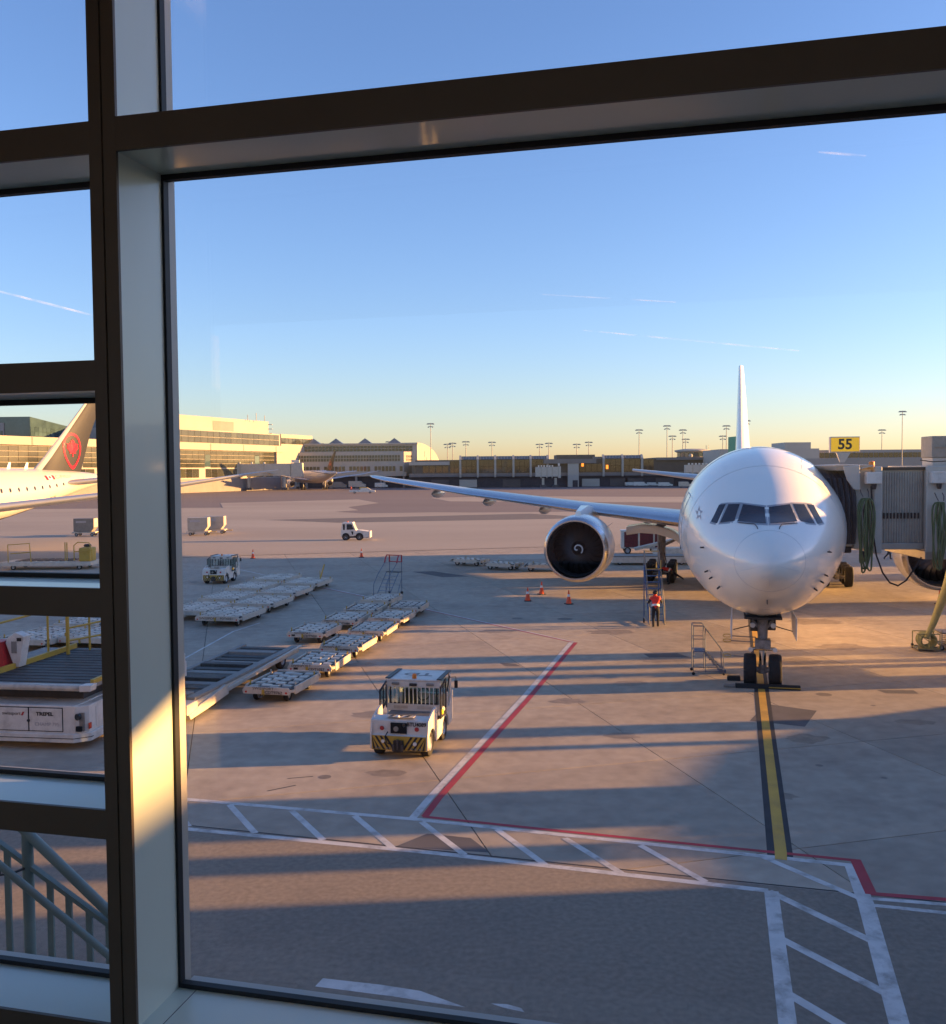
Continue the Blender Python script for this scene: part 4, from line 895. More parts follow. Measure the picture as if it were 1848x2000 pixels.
for k, (x, y, lab, num, da) in enumerate(dl):
    d = dolly(1.72, 2.62, 4, 5, lab, (x, y, 0), rz_d + R(da), 'small cargo dollies on the apron')
    if k < 9:
        text('SWISSPORT', .13, 'print_black', d, (-.32 if k % 3 else -.1, -1.349, .485), (R(90),0,0), 'lettering', 1.1)
        text(num, .13, 'print_black', d, (.26, -1.349, .365), (R(90),0,0), 'number', 1.15, bold=.003)
    if k in (1, 3, 5): MB().box(-.60, -.44, -1.350, -1.346, .35, .43).build('label_plate', 'print_black', d)
    if k in (7, 8): 
        for ch in d.children:
            if ch.name.startswith('roller_plate'): ch.scale = (.92,.8,.6)
dA = [(-13.22,63.4,'pallet dolly farthest back on the left of the shaded double row'), (-10.74,60.99,'pallet dolly with a raised yellow tow bar at the back right'), (-13.72,58.8,'second pallet dolly from the back in the left row'), (-11.26,56.44,'second pallet dolly from the back in the right row'),
      (-13.98,54.05,'third pallet dolly from the back in the left row'), (-11.61,51.94,'third pallet dolly from the back in the right row'), (-14.35,49.5,'pallet dolly nearest us in the left row, cut off by the window frame'), (-12.2,47.53,'pallet dolly nearest us in the right row, lettered on its end rail')]
for k, (x, y, lab) in enumerate(dA):
    d = dolly(2.35, 3.5, 5, 8, lab, (x, y, 0), R(-10), 'large pallet dollies parked in a double row', True)
    if k == 1:
        MB().bar((.5,1.0,.5), (.72,1.25,1.45), .08, .06).build('raised_tow_bar', 'yellow_paint', d); MB().bar((.5,1.0,.5), (.38,1.3,1.0), .05, .05).build('tow_bar_stay', 'yellow_paint', d)
    if k == 7:
        text('SWISSPORT', .16, 'print_black', d, (-.45, -1.789, .42), (R(90),0,0), 'lettering', 1.1); text('PDT6021', .16, 'print_black', d, (.5, -1.789, .42), (R(90),0,0), 'number', 1.1)
for x, y, lab in [(-18.9,41.5,'pallet dolly behind the loader platform, nearer left of four in the left pane'), (-16.4,41.8,'pallet dolly behind the loader platform, nearer right of four in the left pane'), (-18.3,45.5,'pallet dolly behind the loader, farther left of four in the left pane'), (-15.9,45.6,'pallet dolly behind the loader, farther right of four in the left pane')]:
    dolly(2.35, 3.5, 5, 8, lab, (x, y, 0), R(-9 + random.uniform(-2,2)), 'pallet dollies behind the loader', True)
dF = [(-.25,75.3,R(62),'far sunlit cargo dolly leftmost of the three left of the engine'), (2.3,71.9,R(62),'far sunlit cargo dolly in the middle of the three left of the engine'), (5.2,70.6,R(80),'far cargo dolly half hidden behind the near engine'), (24.2,172,R(80),'tiny empty dolly far out beside the airliner\'s nose')]
for x, y, rz, lab in dF: dolly(1.72, 2.62, 4, 5, lab, (x, y, 0), rz, 'cargo dollies out on the apron')

# ---- cones ---------------------------------------------------------
def cone(loc, label):
    c = thing('traffic_cone', label, 'cone', loc, 0, 'orange traffic cones')
    MB().box(-.20, .20, -.20, .20, 0, .045).build('base', 'rubber_black', c, bevel=.01)
    MB().lathe([(.165,.045), (.13,.20), (.085,.42)], (0,0,0), (0,0,1), 18).build('body', 'orange_cone', c, True)
    MB().lathe([(.086,.42), (.062,.56)], (0,0,0), (0,0,1), 18).build('reflective_band', 'reflective', c, True)
    MB().lathe([(.063,.56), (.032,.72), (.032,.78), (.001,.785)], (0,0,0), (0,0,1), 18).build('tip', 'orange_cone', c, True)
    return c
c0 = cone((3.11,54.17,0), 'orange cone leftmost of the three in front of the engine')
for x, y, lab in [(4.12,57.05,'orange cone in the middle and farthest of the three before the engine'), (5.33,52.79,'orange cone rightmost and nearest of the three before the engine'), (-19.32,82.68,'orange cone far left behind the shaded tractor'),
                  (-9.82,82.8,'orange cone on its own above the red-topped ladder'), (25.55,51.6,'orange cone at the right picture edge beside the hose basket')]:
    dup(c0, (x, y, 0), random.random(), lab)
cr = dup(c0, (33.81,71.9,0), 0.4, 'crushed low orange cone under the right-hand engine', (1.5,1.5,.75))

# ---- ladders -------------------------------------------------------
def steps_between(b_, p0, p1, w_, n_, M, par, name='step'):
    for i in range(n_):
        t = (i+.5)/n_; y = p0[1]+(p1[1]-p0[1])*t; z = p0[2]+(p1[2]-p0[2])*t
        MB().box(-w_/2, w_/2, y-.09, y+.09, z-.018, z+.018).build(name, M, par)
lad = thing('maintenance_ladder', 'small blue rolling step ladder with platform left of the nose wheels', 'ladder', (8.70,34.5,0), R(90-8))
# local y = climb direction (towards image left), local x = across
W2 = .34
for sx in (-1, 1):
    x = sx*W2/1
    MB().tube([(x,-.42,.05), (x,.22,.86)], .018, 6).build('stringer', 'steel_blue', lad)
    MB().tube([(x,.22,.10), (x,.22,.86)], .017, 6).build('leg', 'steel_blue', lad)
    MB().tube([(x,.66,.12), (x,.66,1.78)], .019, 6).build('rear_post', 'steel_blue', lad)
    MB().tube([(x,.24,.86), (x,.24,1.74), (x,.30,1.80), (x,.66,1.80)], .019, 6).build('guard_rail', 'steel_blue', lad)
    MB().tube([(x,.24,1.72), (x,-.36,.92), (x,-.40,.84), (x,-.42,.08)], .017, 6).build('hand_rail', 'steel_blue', lad)
    MB().tube([(x,-.40,.14), (x,.66,.14)], .016, 6).build('base_rail', 'steel_blue', lad)
    MB().tube([(x,.24,1.32), (x,.66,1.32)], .014, 6).build('mid_rail', 'steel_blue', lad)
    MB().lathe([(.001,-.02), (.055,-.02), (.06,0), (.055,.02), (.001,.02)], (x+sx*.05,.66,.062), (1,0,0), 12).build('castor', 'tyre', lad, True)
    MB().lathe([(.001,-.015), (.04,-.015), (.04,.015), (.001,.015)], (x,-.42,.05), (1,0,0), 10).build('castor', 'tyre', lad, True)
MB().box(-W2, W2, .22, .66, .85, .885).build('platform', 'blue_paint', lad)
MB().box(-W2, W2, -.50, -.26, .10, .20).build('bottom_step', 'blue_paint', lad)
MB().tube([(-W2,.66,1.80), (W2,.66,1.80)], .019, 6).build('top_rail', 'steel_blue', lad); MB().tube([(-W2,.66,1.32), (W2,.66,1.32)], .014, 6).build('back_rail', 'steel_blue', lad)
steps_between(None, (0,-.36,.14), (0,.22,.82), 2*W2, 4, 'steel_blue', lad)

la2 = thing('maintenance_ladder', 'tall blue rolling ladder that the red-vested worker leans against', 'ladder', (8.82,45.75,0), R(-3))
for sx in (-1, 1):
    x = sx*.36
    MB().tube([(x,-.55,.06), (x,1.35,2.75)], .030, 8).build('stringer', 'blue_paint', la2)
    MB().tube([(x,1.35,2.75), (x,1.40,.10)], .028, 8).build('rear_post', 'blue_paint', la2)
    MB().tube([(x,-.62,.10), (x,-.62,.95), (x,-.5,1.05), (x,1.20,3.45), (x,1.36,3.50), (x,1.38,2.75)], .024, 8).build('hand_rail', 'gse_grey', la2)
    MB().tube([(x,-.6,.10), (x,1.4,.14)], .022, 6).build('base_rail', 'steel_blue', la2)
    MB().lathe([(.001,-.03), (.11,-.03), (.12,0), (.11,.03), (.001,.03)], (x+sx*.14,.35,.12), (1,0,0), 14).build('wheel', 'tyre', la2, True)
for k in range(9):
    t = (k+.6)/9.4; MB().box(-.36, .36, -.55+1.9*t-.09, -.55+1.9*t+.11, .06+2.69*t-.015, .06+2.69*t+.02).build('step', 'blue_paint', la2)
MB().tube([(-.36,1.2,3.45), (.36,1.2,3.45)], .024, 6).build('top_rail', 'yellow_paint', la2)
MB().tube([(-.36,.62,2.62), (.36,.62,2.62)], .024, 6).build('gate_bar', 'yellow_paint', la2)
MB().tube([(.36,.62,2.55), (.36,.62,3.05)], .03, 6).build('gate_post', 'yellow_paint', la2)

la3 = thing('maintenance_ladder', 'slim dark rolling ladder with red safety hoop behind the dollies', 'ladder', (-5.1,57.5,0), R(-28))
for sx in (-1, 1):
    x = sx*.42
    MB().tube([(x,-.95,.05), (x,.35,2.05)], .024, 6).build('stringer', 'steel_blue', la3)
    MB().tube([(x,.75,.10), (x,.75,3.05)], .022, 6).build('rear_post', 'steel_blue', la3)
    MB().tube([(x,-1.35,.10), (x,-1.30,1.15), (x,-.75,2.0), (x,.25,3.05)], .020, 6).build('hand_rail', 'steel_blue', la3)
    MB().tube([(x,.10,2.95), (x,.28,3.45), (x,.42,3.62), (x,.75,3.62), (x,.75,2.95)], .045, 8).build('safety_hoop', 'red_paint', la3)
    MB().tube([(x,-.4,1.6), (x,-.95,1.85)], .014, 5).build('rail_stay', 'steel_blue', la3)
    MB().tube([(x,.75,1.5), (x,.2,.15)], .018, 6).build('brace', 'steel_blue', la3)
    MB().lathe([(.001,-.03), (.12,-.03), (.12,.03), (.001,.03)], (x,.75,.12), (1,0,0), 12).build('wheel', 'tyre', la3, True)
MB().tube([(-.42,.42,3.62), (.42,.42,3.62)], .045, 8).build('safety_hoop', 'red_paint', la3); MB().tube([(-.42,.75,2.98), (.42,.75,2.98)], .045, 8).build('safety_hoop', 'red_paint', la3)
MB().tube([(-.42,.0,2.95), (.0,.0,2.95)], .012, 5).build('chain', 'steel_blue', la3)
MB().box(-.44, .44, .32, .82, 2.02, 2.08).build('platform', 'deck_dark', la3)
la3.scale = (1.05, .85, .66)
for k in range(6):
    t = k/6; MB().box(-.42, .42, -.9+1.25*t-.09, -.9+1.25*t+.09, .14+1.9*t-.012, .14+1.9*t+.015).build('step', 'steel_blue', la3)

# ---- baggage tractors with deck and cab ------------------------------
TT, TR_ = tyre_mesh(.33, .22, 24), rim_mesh(.33, .22, 18)
def tractor(label, loc, rz, writing=True):
    t = thing('cargo_tractor', label, 'tractor', loc, rz, 'white cargo tractors with cab and deck'); hw = .76
    # body: front block, flanks, deck
    fb = MB().prism([(0,.24), (0,.62), (.06,.64), (.10,1.0), (.34,1.07), (.42,1.07), (.42,.24)], 'x', -hw+.02, hw-.02).build('front_block', 'gse_clean', t, bevel=.02)
    MB().box(-hw+.08, hw-.08, .42, 1.56, .40, .885).build('deck_body', 'gse_clean', t)
    dk = MB().box(-hw+.12, hw-.12, .43, 1.52, .886, .90).build('tread_deck', 'gse_grey', t)
    for k in range(9): MB().box(-hw+.14, hw-.14, .50+k*.115, .515+k*.115, .9005, .906).build('tread_rib', 'steel_blue', dk)
    # grille with louvre openings on the near deck edge
    gp = MB().box(-.36, .36, .14, .36, 1.072, 1.082).build('grille_panel', 'gse_white', t)
    for x in (-.23, -.02, .20): MB().prism([(x-.09,.17), (x+.01,.17), (x+.07,.33), (x-.03,.33)], 'z', 1.0822, 1.088).build('louvre', 'black_paint', gp)
    # flanks with wheel cut-outs
    for sx in (-1, 1):
        pr = [(.0,.26), (.0,.64), (.10,1.0), (.34,1.08), (.62,1.16), (.95,1.20), (1.0,1.0), (1.02,.80), (1.52,.72), (1.60,.92), (1.74,1.02), (1.90,.96), (2.02,.86), (2.5,.86), (2.86,1.2), (2.95,1.2), (2.95,.36), (2.42,.30), (2.38,.40)]
        for k in range(9):
            a = R(10+160*k/8); pr.append((2.02+.40*math.cos(a), .33+.40*math.sin(a)))
        pr += [(1.60,.30), (.92,.26), (.86,.40)]
        for k in range(9):
            a = R(10+160*k/8); pr.append((.46+.40*math.cos(a), .33+.40*math.sin(a)))
        pr += [(.05,.28)]
        MB().prism(pr, 'x', sx*hw-.03 if sx > 0 else -hw-.02, sx*hw+.02 if sx > 0 else -hw+.03).build('flank_panel', 'gse_clean', t, bevel=.008)
        for y in (.46, 2.02):
            MB().box(sx*hw-.12*sx-.12, sx*hw-.12*sx+.12, y-.42, y+.42, .34, .80).build('wheel_well', 'void', t) if False else None
            wheel(t, TT, TR_, (sx*(hw-.12), y, .33))
    MB().box(-hw+.10, hw-.10, .30, 2.85, .25, .45).build('chassis', 'dark_metal', t)
    # hazard panel with slanting stripes and the hitch
    hz = MB().box(-hw+.03, hw-.03, -.012, .0, .25, .62).build('hazard_panel', 'yellow_paint', t)
    for k in range(5):
        for sg in (-1, 1):
            x0 = sg*(.12 + k*.135); x1 = x0 + sg*.30
            pts = [(x0, .26), (x0+sg*.065, .26), (x1+sg*.065, .61), (x1, .61)] if False else [(x0+sg*.20, .61), (x0+sg*.265, .61), (x0+sg*.065-sg*.03, .26), (x0-sg*.03, .26)]
            pts = [(max(-hw+.035, min(hw-.035, p[0])), p[1]) for p in pts]
            if abs(pts[0][0]-pts[1][0])+abs(pts[2][0]-pts[3][0]) < .03: continue
            MB().prism(pts, 'y', -.016, -.0125).build('hazard_stripe', 'black_paint', hz)
    MB().box(-.13, .13, -.10, .01, .22, .52).build('hitch_block', 'black_paint', t, bevel=.02)
    MB().cyl((0,-.11,.30), (0,-.11,.56), .03, n=8).build('hitch_pin', 'dark_metal', t); MB().box(-.15, -.09, -.13, -.02, .26, .42).build('hitch_cheek', 'dark_metal', t); MB().box(.09, .15, -.13, -.02, .26, .42).build('hitch_cheek', 'dark_metal', t)
    for x, z, r in [(-.42,.48,.045), (.44,.44,.05)]: MB().lathe([(.001,-.03), (r,-.03), (r,0)], (x,-.015,z), (0,1,0), 14).build('marker_lamp', 'lamp_glass', t, True)
    for x in (-.60,-.52,-.32,-.24,.36,.46,.58): MB().cyl((x,-.02,.30), (x,-.04,.30), .026, n=8).build('bolt_lug', 'gse_grey', t)
    for x in (-.47, .47): MB().lathe([(.001,-.016), (.055,-.016), (.06,0)], (x,.062,.80), (0,1,.1), 14).build('reflector', 'print_red', t, True)
    MB().box(-.23, .20, .030, .09, .68, .95).build('socket_recess', 'void', t); MB().cyl((-.08,.02,.80), (-.08,.06,.80), .07, n=12).build('socket', 'gse_grey', t); MB().cyl((.13,.03,.90), (.13,.06,.90), .045, n=12).build('work_lamp', 'lamp_glass', t)
    MB().lathe([(.06,0), (.05,.03), (.001,.04)], (-.06,.16,1.085), (0,0,1), 12).build('filler_cap', 'lamp_glass', t, True)
    # cab
    y0, y1 = 1.50, 2.86
    for sx in (-1, 1):
        MB().box(sx*hw-.03 if sx > 0 else -hw, sx*hw if sx > 0 else -hw+.03, y0, y0+.07, .90, 1.74).build('cab_pillar', 'gse_clean', t)
        MB().prism([(y1-.10,.9), (y1,.9), (y1-.02,1.55), (y1-.12,1.72), (y1-.2,1.74), (y1-.28,1.74)], 'x', sx*hw-.03 if sx > 0 else -hw, sx*hw if sx > 0 else -hw+.03).build('cab_pillar', 'gse_clean', t)
        # door with dark frame: left one stands open, the right one is shut
        dj = t
        if sx > 0: d0, d1, zb = y0-.06, y0+.62, .80
        else: d0, d1, zb = y0-.62, y0+.02, .98
        dx = sx*(hw+.015)
        dr_ = MB().box(dx-.014, dx+.014, d0, d0+.055, zb, 1.62).build('door_frame', 'black_paint', t)
        MB().box(dx-.014, dx+.014, d1-.05, d1, zb, 1.62).build('frame_post', 'black_paint', dr_)
        MB().bar((dx,d0+.02,1.57), (dx,d1-.02,1.70 if sx < 0 else 1.68), .028, .06).build('frame_head', 'black_paint', dr_)
        MB().bar((dx,d0+.02,zb+.03), (dx,d1-.02,zb+.03+(.12 if sx < 0 else 0)), .028, .06).build('frame_foot', 'black_paint', dr_)
        MB().box(dx-.004, dx+.004, d0+.05, d1-.05, zb+.08, 1.58).build('door_glass', 'cab_glass', dr_)
        MB().bar((dx,d0+.34,zb+.04), (dx,d0+.34,1.60), .026, .02).build('glazing_bar', 'black_paint', dr_)
        if sx > 0:
            MB().box(dx-.012, dx+.012, d0, d1, .72, .82).build('door_foot', 'black_paint', dr_); MB().box(dx+.012, dx+.04, d0+.07, d0+.20, .84, .96).build('door_latch', 'sign_yellow', dr_)
            MB().bar((dx,d1,.80), (dx,d1+.12,1.3), .05, .10).build('grab_rail', 'gse_clean', t)
            MB().bar((dx,d1+.14,1.3), (dx,d1+.45,1.68), .03, .04).build('door_post', 'black_paint', t)
    MB().box(-hw+.03, hw-.03, y0, y0+.05, .90, 1.10).build('cab_bulkhead', 'gse_clean', t, bevel=.01)
    MB().box(-hw+.03, hw-.03, y0-.005, y0+.06, 1.56, 1.73).build('cab_header', 'gse_clean', t, bevel=.01)
    wn = MB().box(-hw+.05, hw-.05, y0+.025, y0+.032, 1.10, 1.56).build('rear_window', 'cab_glass', t)
    for sx in (-1, 1): MB().box(sx*(hw-.10)-.02, sx*(hw-.10)+.02, y0+.0, y0+.024, 1.10, 1.56).build('window_edge', 'black_paint', wn)
    MB().box(-hw+.08, hw-.08, y0+.0, y0+.024, 1.10, 1.135).build('window_edge', 'black_paint', wn)
    for k in range(11): MB().cyl((-.58+k*.116,y0-.03,1.09), (-.58+k*.116,y0-.03,1.58), .014, n=6).build('guard_bar', 'gse_clean', t)
    MB().box(-hw+.05, hw-.05, y1-.16, y1-.13, 1.12, 1.62).build('windscreen', 'cab_glass', t)
    MB().box(-hw+.03, hw-.03, y1-.14, y1, .70, 1.12).build('dash_panel', 'gse_clean', t)
    MB().tube([(.05+.17*math.cos(k*math.pi/9), y1-.42+.10*math.sin(k*math.pi/9), 1.16+.15*math.sin(k*math.pi/9)) for k in range(18)], .017, 6, True).build('steering_wheel', 'black_paint', t)
    MB().box(-.42, -.02, 1.95, 2.35, .86, 1.0).build('seat', 'black_paint', t, bevel=.04); MB().box(-.42, -.02, 1.9, 2.0, 1.0, 1.42).build('seat_back', 'black_paint', t, bevel=.04)
    rf = MB().box(-hw+.02, hw-.02, y0-.02, y1-.10, 1.735, 1.785).build('roof', 'gse_clean', t, bevel=.02)
    for sx in (-1, 1): MB().box(sx*(hw-.03)-.07, sx*(hw-.03)+.07, y0-.02, y1-.14, 1.787, 1.815).build('roof_rail', 'black_paint', rf, bevel=.01)
    MB().lathe([(.065,0), (.06,.09), (.045,.125), (.001,.135)], (0,y0+.12,1.787), (0,0,1), 14).build('beacon', 'amber', t, True)
    MB().box(-.11, .11, y0-.055, y0-.006, 1.60, 1.68).build('rear_camera', 'black_paint', t, bevel=.02)
    for x in (-.50, .48): MB().box(x-.11, x+.11, y0-.06, y0-.006, 1.62, 1.70).build('work_light', 'gse_grey', t, bevel=.03)
    for x in (-.36, .30): MB().box(x-.20, x+.20, y0-.012, y0-.004, .97, 1.05).build('hatch_line', 'gse_white', t)
    for sx in (-1, 1):
        mr_ = MB().tube([(sx*hw, y1-.2, 1.62), (sx*(hw+.16), y1-.12, 1.62), (sx*(hw+.17), y1-.12, 1.5)], .012, 5).build('mirror_arm', 'black_paint', t); MB().box(sx*(hw+.17)-.05, sx*(hw+.17)+.05, y1-.15, y1-.10, 1.30, 1.52).build('mirror', 'black_paint', mr_, bevel=.015)
        MB().box(sx*(hw+.004)-.012, sx*(hw+.004)+.012, .94, 1.58, .50, .62).build('step_plate', 'gse_grey', t)
    MB().tube([(-.30,.02,.72), (-.36,-.05,.60), (-.30,-.07,.45), (-.18,-.06,.40)], .014, 6).build('trailer_cable', 'rubber_black', t)
    if writing:
        text('TD', .46, 'gse_grey', rf, (-.02,y0+.66,1.787), (0,0,R(180)), 'roof_letters', 1.35, bold=.012)
        text('BTU4089', .135, 'print_black', t, (.46,.078,.915), (R(80),0,0), 'number', 1.0, bold=.004)
    return t
tr1 = tractor('white cargo tractor with striped bumper, nearest vehicle left of the red line', (-1.98,24.35,0), R(-11.5))
tr2 = copy_tree(tr1); tr2.location = (-17.55,63.6,0); tr2.rotation_euler = (0,0,R(-6)); tr2['label'] = 'shaded cargo tractor with cab behind the pallet dollies at far left'
for o in [x for x in bpy.data.objects if x.parent == tr2 and x.name.startswith('number')]: bpy.data.objects.remove(o)

# ---- old style tug with driver ---------------------------------------
ot = thing('tow_tractor', 'small rounded white tow tractor facing right in open sunlight', 'tractor', (-12.9,104.4,0), R(-1))
# local x forwards (image right)
MB().prism([(-1.62,.42), (-1.62,1.05), (-1.45,1.95), (-.32,1.98), (.05,1.12), (.12,.55), (-.30,.45)], 'y', -.72, .72).build('cab', 'gse_clean', ot, bevel=.03)
MB().prism([(.06,.50), (.05,1.12), (.55,1.10), (1.30,.98), (1.42,.92), (1.42,.30), (.9,.28)], 'y', -.66, .66).build('bonnet', 'gse_clean', ot, bevel=.03)
MB().box(1.42, 1.60, -.72, .72, .28, .98).build('bumper_block', 'gse_clean', ot, bevel=.03)
MB().prism([(-.28,1.80), (-.22,1.80), (.06,1.22), (.0,1.22)], 'y', -.52, .52).build('windscreen', 'cab_glass', ot)
for y in (-.726, .726):
    MB().prism([(-1.40,1.78), (-1.16,1.78), (-1.18,1.14), (-1.36,1.14)], 'y', y-.004, y+.004).build('side_window', 'dark_glass', ot)
    MB().prism([(-.98,1.78), (-.44,1.78), (-.16,1.20), (-.98,1.16)], 'y', y-.004, y+.004).build('side_window', 'dark_glass', ot)
    MB().prism([(-.50,.98), (-.24,.98), (-.28,.62), (-.38,.62)], 'y', y-.004, y+.004).build('step_recess', 'void', ot)
for x in (-1.08, .42):
    for y in (-.66, .66): wheel(ot, TT, TR_, (x, y, .34), R(90))
for x in (-1.08, .42): MB().cyl((x,-.724,.40), (x,-.70,.40), .42, n=20).build('wheel_arch', 'void', ot)
MB().box(-1.5, 1.4, -.5, .5, .25, .5).build('chassis', 'dark_metal', ot)
MB().lathe([(.07,0), (.06,.1), (.001,.12)], (-.95,0,1.97), (0,0,1), 10).build('beacon', 'red_lens', ot, True)
MB().sphere((-.55,-.30,1.55), .12, 10, 8, (1,1,1.25)).build('driver_head', 'cloth_dark', ot, True)

# ---- container loader in the left panes --------------------------------
lo = thing('cargo_loader', 'white cargo loader with dark roller platform and yellow rails in the lower left pane', 'loader', (-10.55,25.35,0), R(-8))
# local origin = near right corner; x to the left is negative, y away
MB().box(-4.6, -.28, .0, 6.4, .42, 1.22).build('chassis', 'gse_clean', lo, bevel=.03)
MB().prism([(-.28,0), (0,.22), (0,6.3), (-.28,6.3)], 'z', .42, 1.20).build('chassis_corner', 'gse_clean', lo, bevel=.02)
MB().prism([(-4.7,-.09), (-.30,-.09), (.06,.20), (.06,6.4), (-.1,6.4), (-.1,.3), (-.36,.02), (-4.7,.02)], 'z', .22, .46).build('skirt', 'gse_clean', lo, bevel=.02)
MB().prism([(-4.7,-.10), (-.30,-.10), (.07,.20), (.07,.30), (-.33,-.06), (-4.7,-.06)], 'z', .335, .35).build('skirt_gap', 'void', lo)
for x0, x1 in [(-2.62,-1.66), (-1.62,-.66)]:
    dp = MB().box(x0, x1, -.022, -.002, .52, 1.14).build('service_door', 'gse_clean', lo, bevel=.008)
    MB().box(x0-.022, x1+.022, -.006, .0, .498, 1.162).build('door_gap', 'void', dp)
MB().cyl((-1.66,-.04,.80), (-1.60,-.04,.80), .035, n=8).build('latch', 'black_paint', lo)
text('swissport', .135, 'print_black', lo, (-2.14,-.026,.98), (R(90),0,0), 'lettering', 1.05); MB().prism([(-1.86,.93), (-1.80,.93), (-1.75,1.03), (-1.81,1.03)], 'y', -.027, -.024).build('print_mark', 'print_red', lo)
text('TREPEL', .135, 'print_black', lo, (-1.16,-.026,.98), (R(90),0,0), 'lettering', 1.15, bold=.006)
text('CHAMP 795', .14, 'print_grey', lo, (-1.10,-.026,.70), (R(90),0,0), 'number', 1.0)
MB().box(-.26, -.06, .06, .10, .52, 1.02).build('lamp_recess', 'gse_grey', lo, rot=None); MB().cyl((-.22,-.02,.92), (-.2,.05,.92), .09, n=14).build('head_lamp', 'dark_glass', lo); MB().box(-.27,-.12,-.01,.04,.52,.66).build('socket', 'void', lo)
MB().box(.005, .03, .16, .28, .56, .72).build('tail_lamp', 'red_lens', lo)
for y0, y1 in [(.55,1.55), (1.62,2.5), (2.6,4.2)]: MB().box(.001, .014, y0, y1, .54, 1.10).build('side_panel', 'gse_clean', lo, bevel=.005)
MB().prism([(1.78,.78), (1.90,.78), (1.84,.90)], 'x', .0145, .017).build('warning_mark', 'print_red', lo); MB().cyl((.0,2.55,.85), (.16,2.55,.85), .06, n=10).build('side_lamp', 'red_lens', lo)
# bridge platform with rollers
pf = MB().box(-4.6, .02, .30, 5.4, 1.62, 1.74).build('platform', 'gse_grey', lo, bevel=.02)
MB().box(-4.6, -.20, .10, .36, 1.58, 1.75).build('front_roller', 'roller_plate', lo, bevel=.07)
MB().prism([(-.20,1.58), (.12,1.60), (.16,1.78), (-.20,1.76)], 'y', .08, .40).build('corner_guide', 'gse_clean', lo, bevel=.02)
for k in range(13): MB().box(-3.35, -.10, .45+k*.37, .45+k*.37+.30, 1.741, 1.765).build('roller_strip', 'deck_dark', pf, bevel=.01)
MB().box(-.06, .04, .42, 1.75, 1.742, 1.86).build('edge_rail', 'yellow_paint', lo); MB().bar((-3.5,.2,1.82), (-1.3,5.6,1.82), .10, .12).build('edge_rail', 'yellow_paint', lo) if False else MB().box(-3.50, -3.40, .3, 5.4, 1.742, 1.90).build('edge_rail', 'yellow_paint', lo)
MB().box(-4.4, -.5, .8, 5.2, 1.22, 1.60).build('scissor_lift', 'dark_metal', lo)
MB().box(-.1, .02, 1.9, 3.4, 1.25, 1.62).build('lift_guard', 'gse_grey', lo, bevel=.02)
MB().box(-.04, .10, 3.4, 6.0, 1.2, 1.52).build('side_box', 'gse_clean', lo, bevel=.02)
# operator stand: red bellows box, white hood and yellow cage
MB().loft([[(-4.25,1.9,1.75), (-3.62,1.9,1.75), (-3.62,2.5,1.75), (-4.25,2.5,1.75)], [(-4.15,1.95,2.55), (-3.75,1.95,2.55), (-3.75,2.45,2.55), (-4.15,2.45,2.55)]]).build('console_apron', 'red_paint', lo)
MB().prism([(-3.72,2.5), (-3.66,2.64), (-3.40,2.82), (-3.12,2.70), (-3.30,1.78), (-3.46,1.78)], 'y', 2.1, 2.45).build('control_hood', 'gse_clean', lo, bevel=.02)
MB().box(-3.52, -3.36, 2.08, 2.10, 2.2, 2.55).build('control_window', 'gse_grey', lo); MB().box(-3.34, -3.2, 2.08, 2.10, 2.56, 2.66).build('control_screen', 'black_paint', lo)
def frame_tubes(pts_list, r, par, name='guard_rail'):
    for p in pts_list: MB().tube(p, r, 6).build(name, 'yellow_paint', par)
frame_tubes([[(-3.0,4.2,1.75), (-3.0,4.2,3.0)], [(-2.72,5.0,1.75), (-2.72,5.0,3.05)], [(-2.5,5.4,1.75), (-2.5,5.4,3.05)], [(-3.0,4.2,3.0), (-2.72,5.0,3.05), (-2.5,5.4,3.05)], [(-3.0,4.2,2.6), (-2.5,5.4,2.65)], [(-3.0,4.2,2.2), (-2.5,5.4,2.2)],
             [(-4.4,1.6,1.75), (-4.4,1.6,3.0)], [(-4.4,1.6,2.95), (-3.55,4.0,3.2)], [(-3.55,4.0,1.75), (-3.55,4.0,3.2)], [(-4.4,1.6,2.3), (-3.9,1.6,2.3)], [(-.75,5.2,1.75), (-.60,5.3,2.7)], [(-.45,5.8,1.4), (-.60,5.3,2.7)]], .035, lo)
MB().box(-3.04, -2.96, 4.16, 4.24, 1.75, 3.02).build('cage_post', 'yellow_paint', lo)
pm = MB().cyl((-1.75,6.3,1.5), (-1.75,6.3,2.95), .07, n=10).build('mirror_post', 'gse_clean', lo)
MB().lathe([(.001,0), (.20,.0), (.20,.05), (.001,.06)], (-1.75,6.22,3.0), (.15,1,.25), 8).build('mirror', 'gse_clean', pm); MB().box(-1.62, -1.5, 6.3, 6.45, 1.6, 2.5).build('mast', 'black_paint', pm)
for x in (-4.0, -.55):
    for y in (1.0, 5.2): wheel(lo, TT, TR_, (x, y, .33))

# ---- long roller transporter ------------------------------------------
tp = thing('pallet_transporter', 'long low pallet transporter with dark roller deck beside the window frame', 'transporter', (-8.35,29.0,0), R(-10.5))
